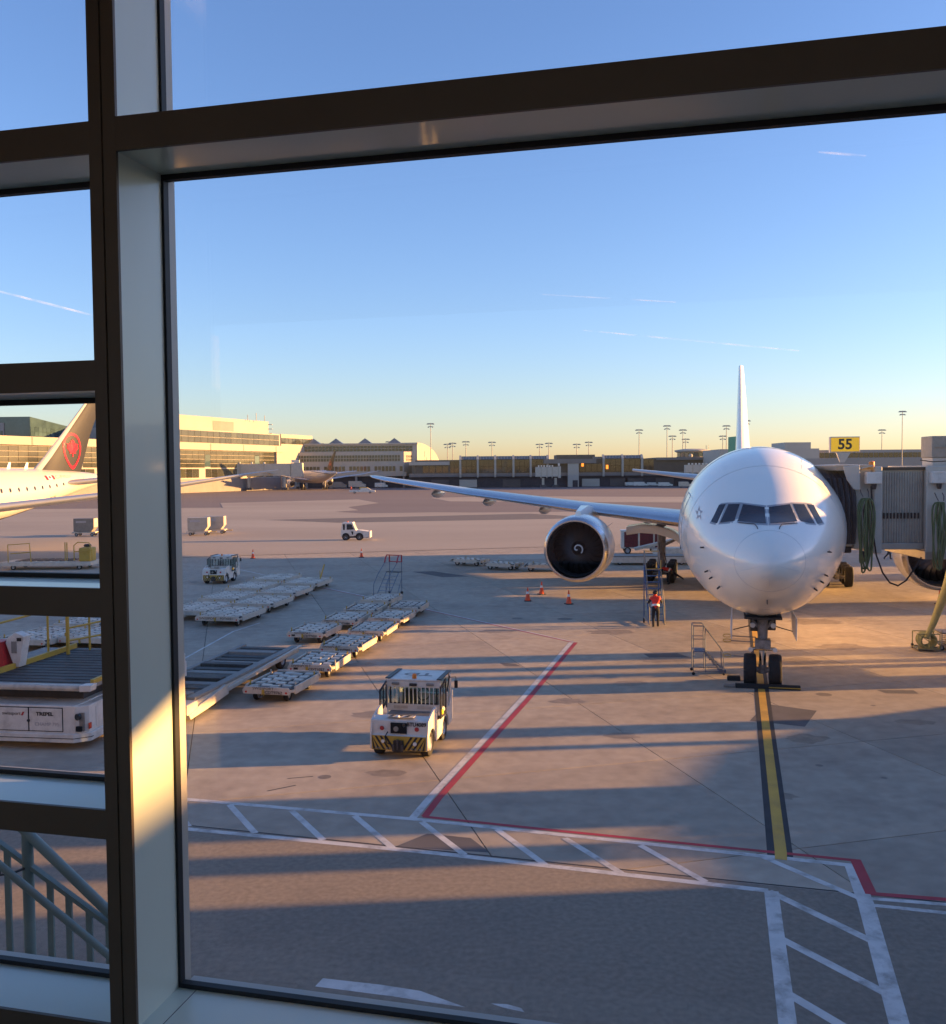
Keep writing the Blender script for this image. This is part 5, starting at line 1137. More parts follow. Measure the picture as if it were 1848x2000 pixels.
# origin at near right corner on ground, y away
MB().box(-2.35, -.10, -.3, 8.3, .40, .56).build('frame', 'gse_white', tp)
rr_ = MB().prism([(-1.0,.25), (-.2,.42), (1.6,.62), (1.7,.40), (1.75,.28), (.2,.16), (-.9,.10)], 'x', -.12, .0).build('near_skirt', 'gse_white', tp, bevel=.02)
MB().prism([(1.6,.50), (5.2,.60), (8.4,.66), (8.4,.56), (5.2,.44), (1.7,.36)], 'x', -.10, .0).build('side_rail', 'gse_white', tp, bevel=.02)
MB().box(-.42, -.12, -.4, 8.3, .56, .66).build('edge_guide', 'gse_grey', tp, bevel=.02); MB().box(-2.5, -2.3, -.4, 8.3, .40, .66).build('edge_guide', 'gse_grey', tp, bevel=.02)
for k in range(15):
    MB().box(-2.28, -.44, -.2+k*.56, -.2+k*.56+.40, .565, .62 if k % 4 else .70).build('roller_strip', 'deck_dark' if k % 3 else 'gse_grey', tp, bevel=.02)
MB().box(-.7, -.02, -1.1, -.4, .25, .58).build('end_bumper', 'gse_white', tp, bevel=.04)
for y in (1.2, 6.4):
    for x in (-2.0, -.35): wheel(tp, TT, TR_, (x, y+.6, .33) if y > 2 else (x, y, .33))

# ---- containers, carts, baskets at middle distance ---------------------
def uld(label, loc, rz, M='container_cream', end='container_cream'):
    u = thing('cargo_container', label, 'container', loc, rz, 'air cargo containers on dollies')
    MB().prism([(-1.4,.55), (-1.4,2.15), (1.0,2.15), (1.0,1.05), (.62,.55)], 'y', -.75, .75).build('shell', M, u, bevel=.03)
    MB().box(1.001, 1.02, -.68, .68, 1.1, 2.1).build('end_panel', end, u)
    MB().box(1.021, 1.03, -.36, .36, 1.68, 1.95).build('label_plate', 'print_grey', u); MB().box(-1.1, .1, -.765, -.752, 1.62, 1.85).build('label_plate', 'print_grey', u)
    MB().box(-1.6, 1.1, -.8, .8, .36, .52).build('dolly_frame', 'gse_white', u, bevel=.02); MB().bar((1.1,0,.4), (1.9,0,.38), .1, .1).build('draw_bar', 'yellow_paint', u)
    for x in (-1.1, .75):
        for y in (-.66, .66): wheel(u, WT_, WR_, (x, y, .20), R(90))
    return u
uld('cargo container on dolly, left of the two boxes beside the window frame', (-33.0,114.4,0), R(4))
uld('cargo container on dolly, right and farther of the two boxes by the window frame', (-31.9,117.6,0), R(4))
uld('dark-sided cargo container far off in the middle left pane', (-46.8,114.6,0), R(4), 'gse_grey')
bc = thing('baggage_cart', 'white baggage cart with dark red curtains under the airliner\'s wing', 'cart', (15.0,84.6,0), R(-6))
MB().box(-1.75, 1.75, -.8, .8, .50, .62).build('floor', 'gse_white', bc); MB().box(-1.8, 1.8, -.82, .82, 1.98, 2.12).build('roof', 'gse_clean', bc, bevel=.03)
for x in (-1.75, 1.55): MB().box(x, x+.25, -.8, .8, .6, 2.0).build('end_wall', 'gse_clean', bc)
for x0, x1 in [(-1.5,-.28), (-.12,1.05), (1.12,1.55)]: MB().box(x0, x1, -.80, -.76, .62, 1.97).build('curtain', 'curtain_red', bc)
for x in (-.28, 1.05): MB().box(x, x+.14, -.82, -.74, .6, 2.0).build('post', 'gse_white', bc)
for x in (-1.2, 1.2):
    for y in (-.7, .7): wheel(bc, TT, TR_, (x, y, .33), R(90))
bl = thing('belt_loader', 'white belt loader with raised conveyor behind the main landing gear', 'loader', (16.6,80.6,0), R(-4))
MB().prism([(-1.3,.35), (-1.25,.75), (.2,.85), (2.2,.85), (2.2,.35)], 'y', -.75, .75).build('body', 'gse_clean', bl, bevel=.03)
MB().bar((-2.8,0,.72), (3.0,0,2.1), .9, .22).build('conveyor', 'gse_white', bl)
for x in (-.6, 1.7):
    for y in (-.7, .7): wheel(bl, TT, TR_, (x, y, .33), R(90))
wb = thing('low_trailer', 'long white low flatbed trailer under the wing behind the blue ladder', 'trailer', (14.0,75.1,0), R(-3))
MB().box(-3.0, 3.2, -1.0, 1.0, .18, .62).build('bed', 'gse_clean', wb, bevel=.02); MB().box(-2.9, 3.1, -.9, .9, .62, .72).build('deck', 'gse_grey', wb)
for x in (-2.4, 2.4):
    for y in (-.9, .9): wheel(wb, WT_, WR_, (x, y, .2), R(90))

# rolling loader with yellow operator stand in the left pane
yl2 = thing('roller_platform', 'low roller platform vehicle with yellow operator stand in the middle left pane', 'loader', (-31.6,75.2,0), R(0))
MB().box(-5.6, 1.6, -1.3, 1.3, .32, .62).build('bed', 'gse_white', yl2, bevel=.03); MB().box(-4.6, .2, -1.1, 1.1, .622, .68).build('deck', 'roller_plate', yl2)
for k in range(8): MB().box(-4.4+k*.58, -4.0+k*.58, -1.1, 1.1, .682, .72).build('roller_strip', 'deck_dark', yl2)
MB().box(.5, 1.4, -.9, .4, .6, 1.7).build('operator_stand', 'yellow_paint', yl2, bevel=.1)
MB().lathe([(.26,0), (.30,.10), (.22,.2), (.001,.2)], (.95,-.2,1.75), (0,0,1), 14).build('seat', 'black_paint', yl2, True)
frame_tubes([[(-4.9,-1.2,.6), (-4.9,-1.2,2.0), (-3.2,-1.2,2.1), (-3.1,-1.2,.6)], [(-4.7,-1.2,1.3), (-3.2,-1.2,1.4)], [(-.5,-1.0,.6), (-.5,-1.0,2.15), (-.35,-1.0,2.15), (-.35,-1.0,.6)], [(0.2,-1,.7), (.2,-1,1.9), (.5,-1,2.15), (1.4,-1,2.1), (1.6,-1,1.5), (1.6,-1,.7)], [(.2,-1,1.4), (1.6,-1,1.5)]], .04, yl2, 'guard_rail')
for x in (-4.6, .6):
    for y in (-1, 1): wheel(yl2, WT_, WR_, (x, y, .2), R(90))

# hose basket with the big olive air hose at the right edge
hb = thing('hose_basket', 'wheeled wire basket with coiled olive air hose at the right edge', 'cart', (18.6,38.6,0), R(-8))
bx0, bx1, by0, by1 = -.42, .40, -.35, .45
for z in (.12, .72): MB().tube([(bx0,by0,z), (bx1,by0,z), (bx1,by1,z), (bx0,by1,z)], .022, 6, True).build('basket_ring', 'hose_olive', hb)
for x, y in [(bx0,by0), (bx1,by0), (bx1,by1), (bx0,by1), (-.02,by0)]: MB().tube([(x,y,.1), (x,y,.74)], .022, 6).build('basket_post', 'hose_olive', hb)
MB().tube([(bx0,by0,.72), (-.02,by0,.42)], .018, 5).build('brace', 'hose_olive', hb); MB().tube([(bx1,by0,.40), (-.02,by0,.55)], .018, 5).build('brace', 'hose_olive', hb)
MB().box(bx0-.03, bx1+.03, by0-.03, by1+.03, .07, .10).build('basket_floor', 'gse_grey', hb)
for k in range(5): MB().tube([( .0+.30*math.cos(t*math.pi/10), -.22+.13*k, .42+.28*math.sin(t*math.pi/10)) for t in range(20)], .055, 7, True).build('hose_coil', 'hose_olive', hb, True)
for x in (bx0, bx1): wheel(hb, WT_, WR_, (x, by1, .1), 0).scale = (.5,.5,.5)
ah = MB().tube([(18.45,38.3,.55), (18.75,38.4,1.1), (19.15,38.6,1.9), (19.5,38.7,2.6), (19.75,38.8,3.3), (19.95,38.9,3.9), (20.2,39,4.6)], [.10,.13,.17,.22,.25,.26,.26], 14).build('air_hose', 'hose_olive', None, True)
tag(ah, 'thick olive air hose rising from the basket to the bridge at the right edge', 'hose')
sc2 = thing('service_cart', 'small steel-framed cart catching the sun beside the hose basket', 'cart', (19.6,38.9,0), R(-8))
MB().box(-.4, .7, -.5, .5, .68, .74).build('top_tray', 'gse_grey', sc2); MB().box(-.4, .7, -.5, .5, .18, .24).build('bottom_tray', 'gse_grey', sc2)
for x in (-.4, .1, .65):
    for y in (-.48, .48): MB().box(x, x+.04, y-.02, y+.02, .1, .85).build('post', 'gse_white', sc2)
for k in range(5): MB().box(-.36, .66, -.52, -.50, .28+k*.08, .31+k*.08).build('rung', 'yellow_paint', sc2)
for x in (-.35, .6): wheel(sc2, WT_, WR_, (x, -.4, .1), R(90)).scale = (.5,.5,.5)
# wheel chocks at the nose wheels
ck = thing('wheel_chock', 'long black chock bar across the front of the nose wheels', 'chock', (10.0,32.02,0), R(-13))
MB().prism([(-.13,0), (.13,0), (.09,.14), (-.09,.14)], 'x', -1.05, 1.08).build('chock_bar', 'rubber_black', ck, bevel=.02)
MB().box(.05, 1.08, -.135, -.10, .05, .08).build('yellow_stripe', 'yellow_paint', ck); MB().box(-1.45, -1.05, -.10, .12, .0, .10).build('rope_end', 'gse_grey', ck, bevel=.03)
ck2 = thing('wheel_chock', 'dark chock wedged behind the airliner\'s left nose wheel', 'chock', (9.25,33.35,0), R(-13))
MB().prism([(-.15,0), (.15,0), (.10,.16), (-.10,.16)], 'x', -.25, .2).build('chock_block', 'rubber_black', ck2, bevel=.02)
# ================================================================== PEOPLE
def person(label, loc, rz, J, mats_, vest='vest_red', hat='cloth_dark', xback=True, scale=1.0):
    """J: joint positions (x right, y forwards, z up). One skin-grown body; vest bands, cap and gloves are children."""
    p = thing('person', label, 'person', loc, rz); 
    names = ['pelvis','waist','chest','neck','head','crown','l_sh','l_el','l_wr','l_hand','r_sh','r_el','r_wr','r_hand','l_hip','l_kn','l_an','l_toe','r_hip','r_kn','r_an','r_toe']
    rad = dict(pelvis=.15, waist=.15, chest=.165, neck=.065, head=.098, crown=.07, l_sh=.085, l_el=.062, l_wr=.046, l_hand=.045, r_sh=.085, r_el=.062, r_wr=.046, r_hand=.045,
               l_hip=.105, l_kn=.075, l_an=.058, l_toe=.045, r_hip=.105, r_kn=.075, r_an=.058, r_toe=.045)
    ed = [('pelvis','waist'), ('waist','chest'), ('chest','neck'), ('neck','head'), ('head','crown'), ('chest','l_sh'), ('l_sh','l_el'), ('l_el','l_wr'), ('l_wr','l_hand'), ('chest','r_sh'), ('r_sh','r_el'), ('r_el','r_wr'), ('r_wr','r_hand'),
          ('pelvis','l_hip'), ('l_hip','l_kn'), ('l_kn','l_an'), ('l_an','l_toe'), ('pelvis','r_hip'), ('r_hip','r_kn'), ('r_kn','r_an'), ('r_an','r_toe')]
    me = bpy.data.meshes.new('body'); me.from_pydata([J[n] for n in names], [(names.index(a), names.index(b)) for a, b in ed], [])
    o = bpy.data.objects.new('body', me); C.objects.link(o)
    sk = o.modifiers.new('skin', 'SKIN'); ss = o.modifiers.new('sub', 'SUBSURF'); ss.levels = 2; ss.render_levels = 2
    if not me.skin_vertices: 
        bm = bmesh.new(); bm.from_mesh(me); bm.verts.layers.skin.verify(); bm.to_mesh(me); bm.free()
    for i, n in enumerate(names):
        sv = me.skin_vertices[0].data[i]; r = rad[n]; sv.radius = (r, r*.82 if n in ('pelvis','waist','chest') else r); sv.use_root = (n == 'pelvis')
    dg = bpy.context.evaluated_depsgraph_get(); m2 = bpy.data.meshes.new_from_object(o.evaluated_get(dg))
    bpy.data.objects.remove(o)
    m2.materials.clear(); order = ['cloth_dark', vest, 'skin', 'glove']
    for q in order: m2.materials.append(MATS[q])
    part_of = {}
    for a, b in ed:
        if a in ('pelvis','waist') and b in ('waist','chest') or b in ('neck',) or (a == 'chest'): k = 1
        elif a == 'neck' or a == 'head': k = 2
        elif b.endswith('hand'): k = 3
        else: k = 0
        part_of[(a, b)] = k
    for pl in m2.polygons:
        c = pl.center; best = None
        for (a, b), k in part_of.items():
            A_, B_ = Vector(J[a]), Vector(J[b]); d = B_-A_; t = max(0, min(1, (c-A_).dot(d)/max(d.dot(d), 1e-9))); q = (c-(A_+d*t)).length - .3*rad[a]
            if best is None or q < best[0]: best = (q, k)
        pl.material_index = best[1]; pl.use_smooth = True
    bo = bpy.data.objects.new('body', m2); C.objects.link(bo); bo.parent = p
    hd = Vector(J['head'])
    MB().sphere(hd + Vector((0,-.005,.045)), .118, 14, 10, (1,1.05,.95)).build('cap', hat, bo, True)
    # face: nose, eyes and ears, on the side the head looks to (+y)
    MB().sphere(hd + Vector((0,.108,-.02)), .020, 8, 6, (.8,1,1.2)).build('nose', 'skin', bo, True)
    for sx in (-1, 1):
        MB().sphere(hd + Vector((sx*.036,.093,.012)), .013, 8, 6).build('eye', 'print_black', bo, True); MB().sphere(hd + Vector((sx*.100,0,-.005)), .026, 8, 6, (.4,.8,1.2)).build('ear', 'skin', bo, True)
    # fingers
    for s_ in ('l', 'r'):
        h_ = Vector(J[s_+'_hand']); w_ = Vector(J[s_+'_wr']); d = (h_-w_).normalized(); a = d.cross(Vector((0,0,1))); a = a.normalized() if a.length > .1 else Vector((1,0,0))
        for k, ln in enumerate((.075,.088,.082,.066)):
            b0 = h_ + a*(k-1.5)*.021 + d*.02; MB().tube([b0, b0+d*ln*.6, b0+d*ln*.85+Vector((0,0,-.02))], [.011,.010,.008], 6).build('finger', 'glove', bo, True)
        MB().tube([h_ - a*.035, h_ - a*.06 + d*.04, h_ - a*.055 + d*.07], [.012,.011,.009], 6).build('thumb', 'glove', bo, True)
    # vest bands: waist band and crossed straps on the back
    wv = (Vector(J['waist'])*.55 + Vector(J['pelvis'])*.45); axis = (Vector(J['chest'])-Vector(J['pelvis'])).normalized(); rt_ = Vector((1,0,0)); fw_ = axis.cross(rt_).normalized()*-1
    ringpts = [[wv + axis*dz + rt_*math.cos(2*math.pi*i/20)*r + fw_*math.sin(2*math.pi*i/20)*r*.86 for i in range(20)] for dz, r in ((-.05,.183), (-.05,.190), (.05,.190), (.05,.183))]
    MB().loft(ringpts, False).build('vest_band', 'reflective', bo, True)
    if xback:
        cb = Vector(J['chest']); up_ = axis
        for sx in (-1, 1):
            p0 = cb + rt_*sx*.13 + up_*.14 - fw_*.12*1.0; p1 = wv - rt_*sx*.13 + up_*.05 - fw_*.16
            mid = (p0+p1)/2 - fw_*.045
            MB().loft([[q + rt_*.022, q + rt_*-.022, q + rt_*-.022 - fw_*.012, q + rt_*.022 - fw_*.012] for q in (p0, mid, p1)]).build('vest_strap', 'reflective', bo)
    p.scale = (scale,)*3
    return p
push = dict(pelvis=(0,-.12,.93), waist=(0,-.02,1.10), chest=(0,.08,1.30), neck=(0,.14,1.46), head=(0,.18,1.58), crown=(0,.19,1.66), l_sh=(-.19,.08,1.38), l_el=(-.29,.22,1.16), l_wr=(-.30,.42,1.10), l_hand=(-.30,.48,1.12),
            r_sh=(.19,.08,1.38), r_el=(.31,.24,1.20), r_wr=(.33,.44,1.10), r_hand=(.33,.50,1.12), l_hip=(-.10,-.12,.87), l_kn=(-.11,-.06,.48), l_an=(-.11,-.20,.09), l_toe=(-.11,-.04,.045), r_hip=(.10,-.12,.87), r_kn=(.11,-.02,.47), r_an=(.12,-.06,.09), r_toe=(.12,.10,.045))
person('person in red vest with crossed white straps pushing the tall blue ladder', (8.66,44.85,0), R(-6), push, None)
bend = dict(pelvis=(0,-.25,.86), waist=(0,-.10,.98), chest=(0,.18,1.02), neck=(0,.34,1.0), head=(0,.45,.97), crown=(0,.53,.96), l_sh=(-.18,.20,1.06), l_el=(-.26,.36,.84), l_wr=(-.22,.52,.70), l_hand=(-.21,.57,.66),
            r_sh=(.18,.20,1.06), r_el=(.26,.36,.84), r_wr=(.22,.52,.70), r_hand=(.21,.57,.66), l_hip=(-.11,-.25,.82), l_kn=(-.16,-.12,.46), l_an=(-.18,-.2,.08), l_toe=(-.19,-.04,.045), r_hip=(.11,-.28,.82), r_kn=(.14,-.62,.62), r_an=(.14,-.98,.42), r_toe=(.14,-1.06,.33))
person('person in red vest bending behind the main landing gear with one leg raised', (12.65,61.6,0), R(68), bend, None)
walk = dict(pelvis=(0,0,.93), waist=(0,.01,1.10), chest=(0,.02,1.30), neck=(0,.04,1.47), head=(0,.06,1.60), crown=(0,.06,1.68), l_sh=(-.19,.02,1.39), l_el=(-.23,-.10,1.13), l_wr=(-.22,.04,.92), l_hand=(-.22,.07,.86),
            r_sh=(.19,.02,1.39), r_el=(.23,.10,1.13), r_wr=(.22,.28,1.0), r_hand=(.22,.34,.97), l_hip=(-.10,0,.87), l_kn=(-.10,.20,.50), l_an=(-.10,.22,.09), l_toe=(-.10,.38,.045), r_hip=(.10,0,.87), r_kn=(.10,-.12,.48), r_an=(.10,-.46,.16), r_toe=(.10,-.38,.04))
person('person in yellow vest walking right below the boarding bridge', (33.9,77.0,0), R(-82), walk, None, 'vest_yellow')
stand = dict(walk); stand.update(l_kn=(-.10,.10,.48), l_an=(-.10,.06,.09), l_toe=(-.10,.22,.045), r_kn=(.10,-.02,.48), r_an=(.10,-.16,.09), r_toe=(.10,-.0,.045))
person('person in yellow vest half hidden behind the airliner\'s right flank', (31.2,75.3,0), R(-60), stand, None, 'vest_yellow')
# ================================================================== FAR TERMINALS
unit = {}
def unit_box(M):
    if M not in unit: unit[M] = MB().box(-.5,.5,-.5,.5,-.5,.5).mesh('pane', M)
    return unit[M]
def wall_frame(par, a, b, z0, z1, th, name, M):
    """wall box between ground points a and b (front face on the line), thickness backwards"""
    a = Vector(a); b = Vector(b); d = (b-a).normalized(); n_ = Vector((-d.y, d.x))
    return MB().prism([tuple(a), tuple(b), tuple(b+n_*th), tuple(a+n_*th)], 'z', z0, z1).build(name, M, par)
def panes(par, a, b, z0, z1, nx, nz, M, gap=.18, off=.05, name='pane', skip=None):
    a = Vector(a); b = Vector(b); d = (b-a); L = d.length; d.normalize(); n_ = Vector((d.y, -d.x)); an = math.atan2(d.y, d.x); pw, ph = L/nx, (z1-z0)/nz
    for i in range(nx):
        for j in range(nz):
            if skip and skip(i, j): continue
            p = a + d*pw*(i+.5) + n_*off; inst(unit_box(M), name, par, (p.x, p.y, z0+ph*(j+.5)), (0,0,an), (pw-gap, .08, ph-gap))
def lerp2(a, b, t): return (a[0]+(b[0]-a[0])*t, a[1]+(b[1]-a[1])*t)
# --- lit terminal on the left, its long front runs away from us
P0, P1 = (-160.0, 238.0), (-86.0, 424.0)
def S(t): return lerp2(P0, P1, t)
lt = thing('terminal_building', 'sunlit cream terminal with tall gridded glass front at the left', 'building')
wall_frame(lt, P0, P1, 0, 19.0, 40, 'wall', 'bld_cream'); wall_frame(lt, S(.56), P1, 19.0, 24.6, 40, 'upper_wall', 'bld_cream')
o_ = Vector((.93,-.37))*.6
def off(p, k): return (p[0]+.93*k, p[1]-.37*k)
wall_frame(lt, off(S(0),1.6), off(S(1),1.6), 16.6, 19.2, 1.5, 'canopy_band', 'bld_cream')
for t in (.12, .3, .47, .62, .74, .85, .97): wall_frame(lt, off(S(t),1.66), off(S(t+.003),1.66), 16.7, 19.1, .04, 'band_joint', 'bld_fascia')
panes(lt, S(.565), S(.995), 19.4, 24.2, 22, 2, 'facade_glass', .16, .10)
panes(lt, S(.0), S(.975), 9.6, 16.4, 52, 4, 'facade_glass', .14, .10, skip=lambda i, j: i % 9 in (3,) and j < 3)
for i in range(52):
    if i % 9 == 3:
        panes(lt, S(.975*i/52), S(.975*(i+1)/52), 9.8, 15.2, 1, 1, 'facade_teal', .4, .1)
wall_frame(lt, off(S(.978),1.0), off(S(1),1.0), 6.5, 19.0, .9, 'end_pier', 'bld_cream')
panes(lt, S(.3), S(.97), 5.6, 9.3, 34, 1, 'facade_glass', .3, .10, 'door_pane', skip=lambda i, j: i % 7 == 0)
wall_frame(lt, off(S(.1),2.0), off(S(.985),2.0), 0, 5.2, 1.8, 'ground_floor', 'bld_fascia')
wall_frame(lt, off(S(.64),-6), off(S(1.0),-6), 24.6, 30.4, 26, 'plant_room', 'bld_cream')
for t0, t1 in [(.80,.87)]: wall_frame(lt, off(S(t0),-5.9), off(S(t1),-5.9), 25.0, 29.0, .05, 'louvre_panel', 'bld_fascia')
for k in range(3): MB().cyl((-97+3*k, 410+3*k, 30), (-97+3*k, 410+3*k, 32.5+k % 2), .15, n=6).build('antenna', 'mast_steel', lt)
cg = MB()
q = S(1.0)
for z in (25,27,29): MB().box(q[0]-6.5, q[0]-4, q[1]+2, q[1]+4, z, z+.2).build('stair_landing', 'mast_steel', lt)
# second stage set farther back
p2, p3 = (-88.0, 436.0), (-78.0, 462.0)
wall_frame(lt, p2, p3, 0, 25.2, 20, 'rear_wing', 'bld_cream'); panes(lt, p2, p3, 20.6, 23.6, 9, 1, 'facade_glass', .3, .1)
# glass prow building in the left pane
gp_ = thing('glass_building', 'blue-green glass building with slanting roof behind the black tail', 'building')
g0, g1 = at(58,870,330), at(160,870,370)
MB().prism([(g0.x,g0.y), (g1.x,g1.y), (g1.x-30,g1.y+25), (g0.x-30,g0.y+25)], 'z', 0, 24.2).build('wall', 'bld_grey', gp_)
a_ = Vector((g0.x, g0.y)); b_ = Vector((g1.x, g1.y))
d_ = (b_-a_).normalized(); n_ = Vector((d_.y,-d_.x))
MB().add([(*(a_+n_*.3), 19), (*(b_+n_*.3), 19), (*(b_+n_*.3), 24.6), (*(a_+n_*.3), 27.6), (*(a_-n_*14), 19), (*(b_-n_*14), 19), (*(b_-n_*14), 24.6), (*(a_-n_*14), 27.6)], [(0,1,2,3), (5,4,7,6), (1,5,6,2), (4,0,3,7), (3,2,6,7)]).build('roof_volume', 'facade_teal', gp_)
panes(gp_, tuple(a_), tuple(b_), 17.5, 24.2, 14, 4, 'facade_teal', .15, .42)
wb_ = thing('roof_block', 'grey and cream roof block right behind the black tail in the left pane', 'building')
c0_, c1_ = at(150,860,392), at(206,860,392)
MB().box(c0_.x, at(178,860,392).x, 392, 412, 0, 30.5).build('grey_wall', 'bld_grey', wb_); MB().box(at(178,860,392).x+.02, c1_.x+6, 391.5, 412, 22, 30.4).build('cream_wall', 'bld_cream', wb_)
cb_ = thing('roof_block', 'cream corner block at the picture\'s left edge', 'building')
MB().box(at(-40,860,330).x, at(8,860,330).x, 330, 350, 0, 25.5).build('wall', 'bld_cream', cb_); MB().box(at(1,860,330).x, at(6,860,330).x, 329.9, 330, 20.5, 22.8).build('pane', 'facade_teal', cb_)

# --- terminal with skylight pyramids in the middle left
mt_ = thing('terminal_building', 'pale shaded terminal with four skylight pyramids and window bands', 'building')
YM = 450.0
def X(u, Y=YM): return (u-924)/1848*Y
def Z(v, u, Y=YM): return EYE + (920 + .0078*(924-u) - v)/1848*Y
xl, xr = X(520), X(790)
MB().box(X(557), X(815), YM+5, YM+40, 0, 20.6).build('upper_wall', 'bld_grey', mt_)
MB().box(X(549), xr, YM, YM+5.2, 5.6, 16.9).build('front_wall', 'bld_grey', mt_)
MB().box(xl, X(560), YM+2, YM+30, 5.6, 17.6).build('link_wall', 'bld_grey', mt_); panes(mt_, (xl+.5,YM+2), (X(556),YM+2), 10, 17, 6, 3, 'facade_teal', .15, .08)
panes(mt_, (X(558),YM+5), (X(806),YM+5), 17.3, 20.0, 36, 2, 'facade_bronze', .25, .10)
MB().box(X(555), X(816), YM+4.2, YM+41, 20.6, 21.2).build('roof_edge', 'bld_grey', mt_)
panes(mt_, (X(572),YM), (X(783),YM), 12.4, 15.5, 38, 2, 'facade_glass', .3, .08)
panes(mt_, (X(549),YM), (X(788),YM), 7.6, 10.3, 34, 1, 'facade_glass', .4, .08, skip=lambda i, j: i % 7 == 4)
MB().box(X(545), X(795), YM-1.5, YM-.1, 5.4, 7.3).build('fascia', 'bld_grey', mt_)
for u in (600, 648, 697, 745, 752, 790): MB().box(X(u)-.5, X(u)+.5, YM-1.2, YM-.2, 0, 5.4).build('column', 'bld_cream', mt_)
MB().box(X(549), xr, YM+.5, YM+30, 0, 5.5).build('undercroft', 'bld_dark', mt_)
e0, e1 = (X(790), YM), (X(815), YM+9)
wall_frame(mt_, e0, e1, 5.6, 17.0, -.5 if False else 2, 'end_wall', 'bld_cream')
panes(mt_, lerp2(e0,e1,.15), lerp2(e0,e1,.8), 12.4, 15.5, 4, 2, 'facade_glass', .4, .08)
gpr = [(0,8.5)]
for k in range(9): gpr.append((11*math.sin(k*math.pi/16), 8.5+13.0*math.cos(k*math.pi/16)))
# barrel gable, lit
ga = Vector((X(815), YM+8.8)); gd = Vector((.30,.95)).normalized()
vs = []; fs = []
for (s_, z_) in gpr:
    p = ga + gd*s_*3.0; vs.append((p.x, p.y, z_))
n0 = len(vs); vs += [(v[0]-8, v[1]+2.5, v[2]) for v in vs]
MB().add(vs, [tuple(range(n0)), tuple(range(n0, 2*n0))[::-1]] + [(i, (i+1) % n0, (i+1) % n0+n0, i+n0) for i in range(n0)]).build('barrel_gable', 'bld_cream', mt_)
for u in (608, 652.5, 710.5, 769):
    x = X(u); MB().add([(x-3.4,YM+8,21.2), (x+3.4,YM+8,21.2), (x+3.4,YM+15,21.2), (x-3.4,YM+15,21.2), (x-.3,YM+11.5,23.9)], [(0,1,4), (1,2,4), (2,3,4), (3,0,4)]).build('skylight', 'skylight', mt_)

# --- long dark concourse
co = thing('concourse_building', 'long low dark concourse with bronze glass bays and ribbed roof', 'building')
YC = 430.0
def XC(u): return X(u, YC)
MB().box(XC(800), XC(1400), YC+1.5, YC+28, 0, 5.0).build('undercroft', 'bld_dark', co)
MB().box(XC(800), XC(1400), YC, YC+28, 4.9, 6.5).build('sill_fascia', 'bld_fascia', co)
MB().box(XC(812), XC(1400), YC+.6, YC+27, 6.5, 12.6).build('core_wall', 'bld_brown', co)
MB().box(XC(800), XC(879), YC-.4, YC+28, 10.3, 11.9).build('roof_fascia', 'bld_grey', co)
panes(co, (XC(826),YC+.6), (XC(877),YC+.6), 6.7, 10.1, 4, 1, 'facade_bronze', .3, .1)
ribs = [900, 934, 968, 1003.5, 1037, 1070]
for seq in (ribs, [1179, 1216, 1254]):
    for i, u in enumerate(seq):
        x = XC(u); MB().prism([(YC-1.3,6.0), (YC-1.5,12.9), (YC+1.0,14.6), (YC+2.0,14.3), (YC-.4,12.6), (YC-.4,5.4), (YC-.9,4.6)], 'x', x-.45, x+.45).build('rib', 'bld_grey', co)
        if i < len(seq)-1:
            x1 = XC(seq[i+1]); MB().prism([(YC-.6,12.7), (YC+1.2,14.2), (YC+2.6,14.2), (YC+.5,12.6)], 'x', x+.5, x1-.5).build('roof_glazing', 'skylight', co)
            for k in range(1, 6): MB().bar((x+(x1-x)*k/6, YC-.66, 12.8), (x+(x1-x)*k/6, YC+1.15, 14.3), .15, .15).build('glazing_bar', 'bld_grey', co)
            panes(co, (x+.5,YC+.6), (x1-.5,YC+.6), 6.6, 12.5, 3, 2, 'facade_bronze', .12, .5)
panes(co, (XC(880),YC+.6), (XC(898),YC+.6), 6.6, 12.2, 2, 2, 'facade_bronze', .12, .1)
MB().box(XC(1062), XC(1164), YC-2.5, YC+.5, 10.6, 12.6).build('grey_fascia', 'bld_fascia', co)
MB().box(XC(1109), XC(1130), YC-2.2, YC, 0, 10.6).build('white_panel', 'bld_grey', co); MB().box(XC(1118), XC(1128), YC-2.3, YC-2.2, 0, 3).build('door', 'bld_dark', co)
panes(co, (XC(1132),YC-.1), (XC(1178),YC-.1), 6.6, 10.4, 4, 1, 'facade_bronze', .2, .1)
panes(co, (XC(1258),YC+.6), (XC(1278),YC+.6), 6.6, 12.4, 2, 2, 'facade_bronze', .12, .1)
MB().box(XC(1160), XC(1182), YC+1, YC+20, 12.6, 13.6).build('roof_step', 'bld_fascia', co); MB().box(XC(1282), XC(1400), YC-.8, YC+27, 11.8, 13.0).build('roof_step', 'bld_fascia', co); MB().box(XC(1090), XC(1165), YC+4, YC+20, 12.6, 14.6).build('roof_step', 'bld_brown', co)
for u, v in [(1138,907), (1186,912)]:
    p = at(u, v, YC-.9); MB().box(p.x-.5, p.x+.5, YC-1.1, YC-.9, p.z-.9, p.z+.9).build('lit_sign', mat('amber_lit', (.8,.3,.03), .5, emit=((1,.22,.02), .6)), co)
for u in (860, 915, 1000, 1155, 1210, 1240, 1300): MB().box(XC(u)-4, XC(u)+4, YC+.9, YC+1.45, .1, 3.6).build('bay_door', 'bld_grey' if u % 2 else 'bld_brown', co)
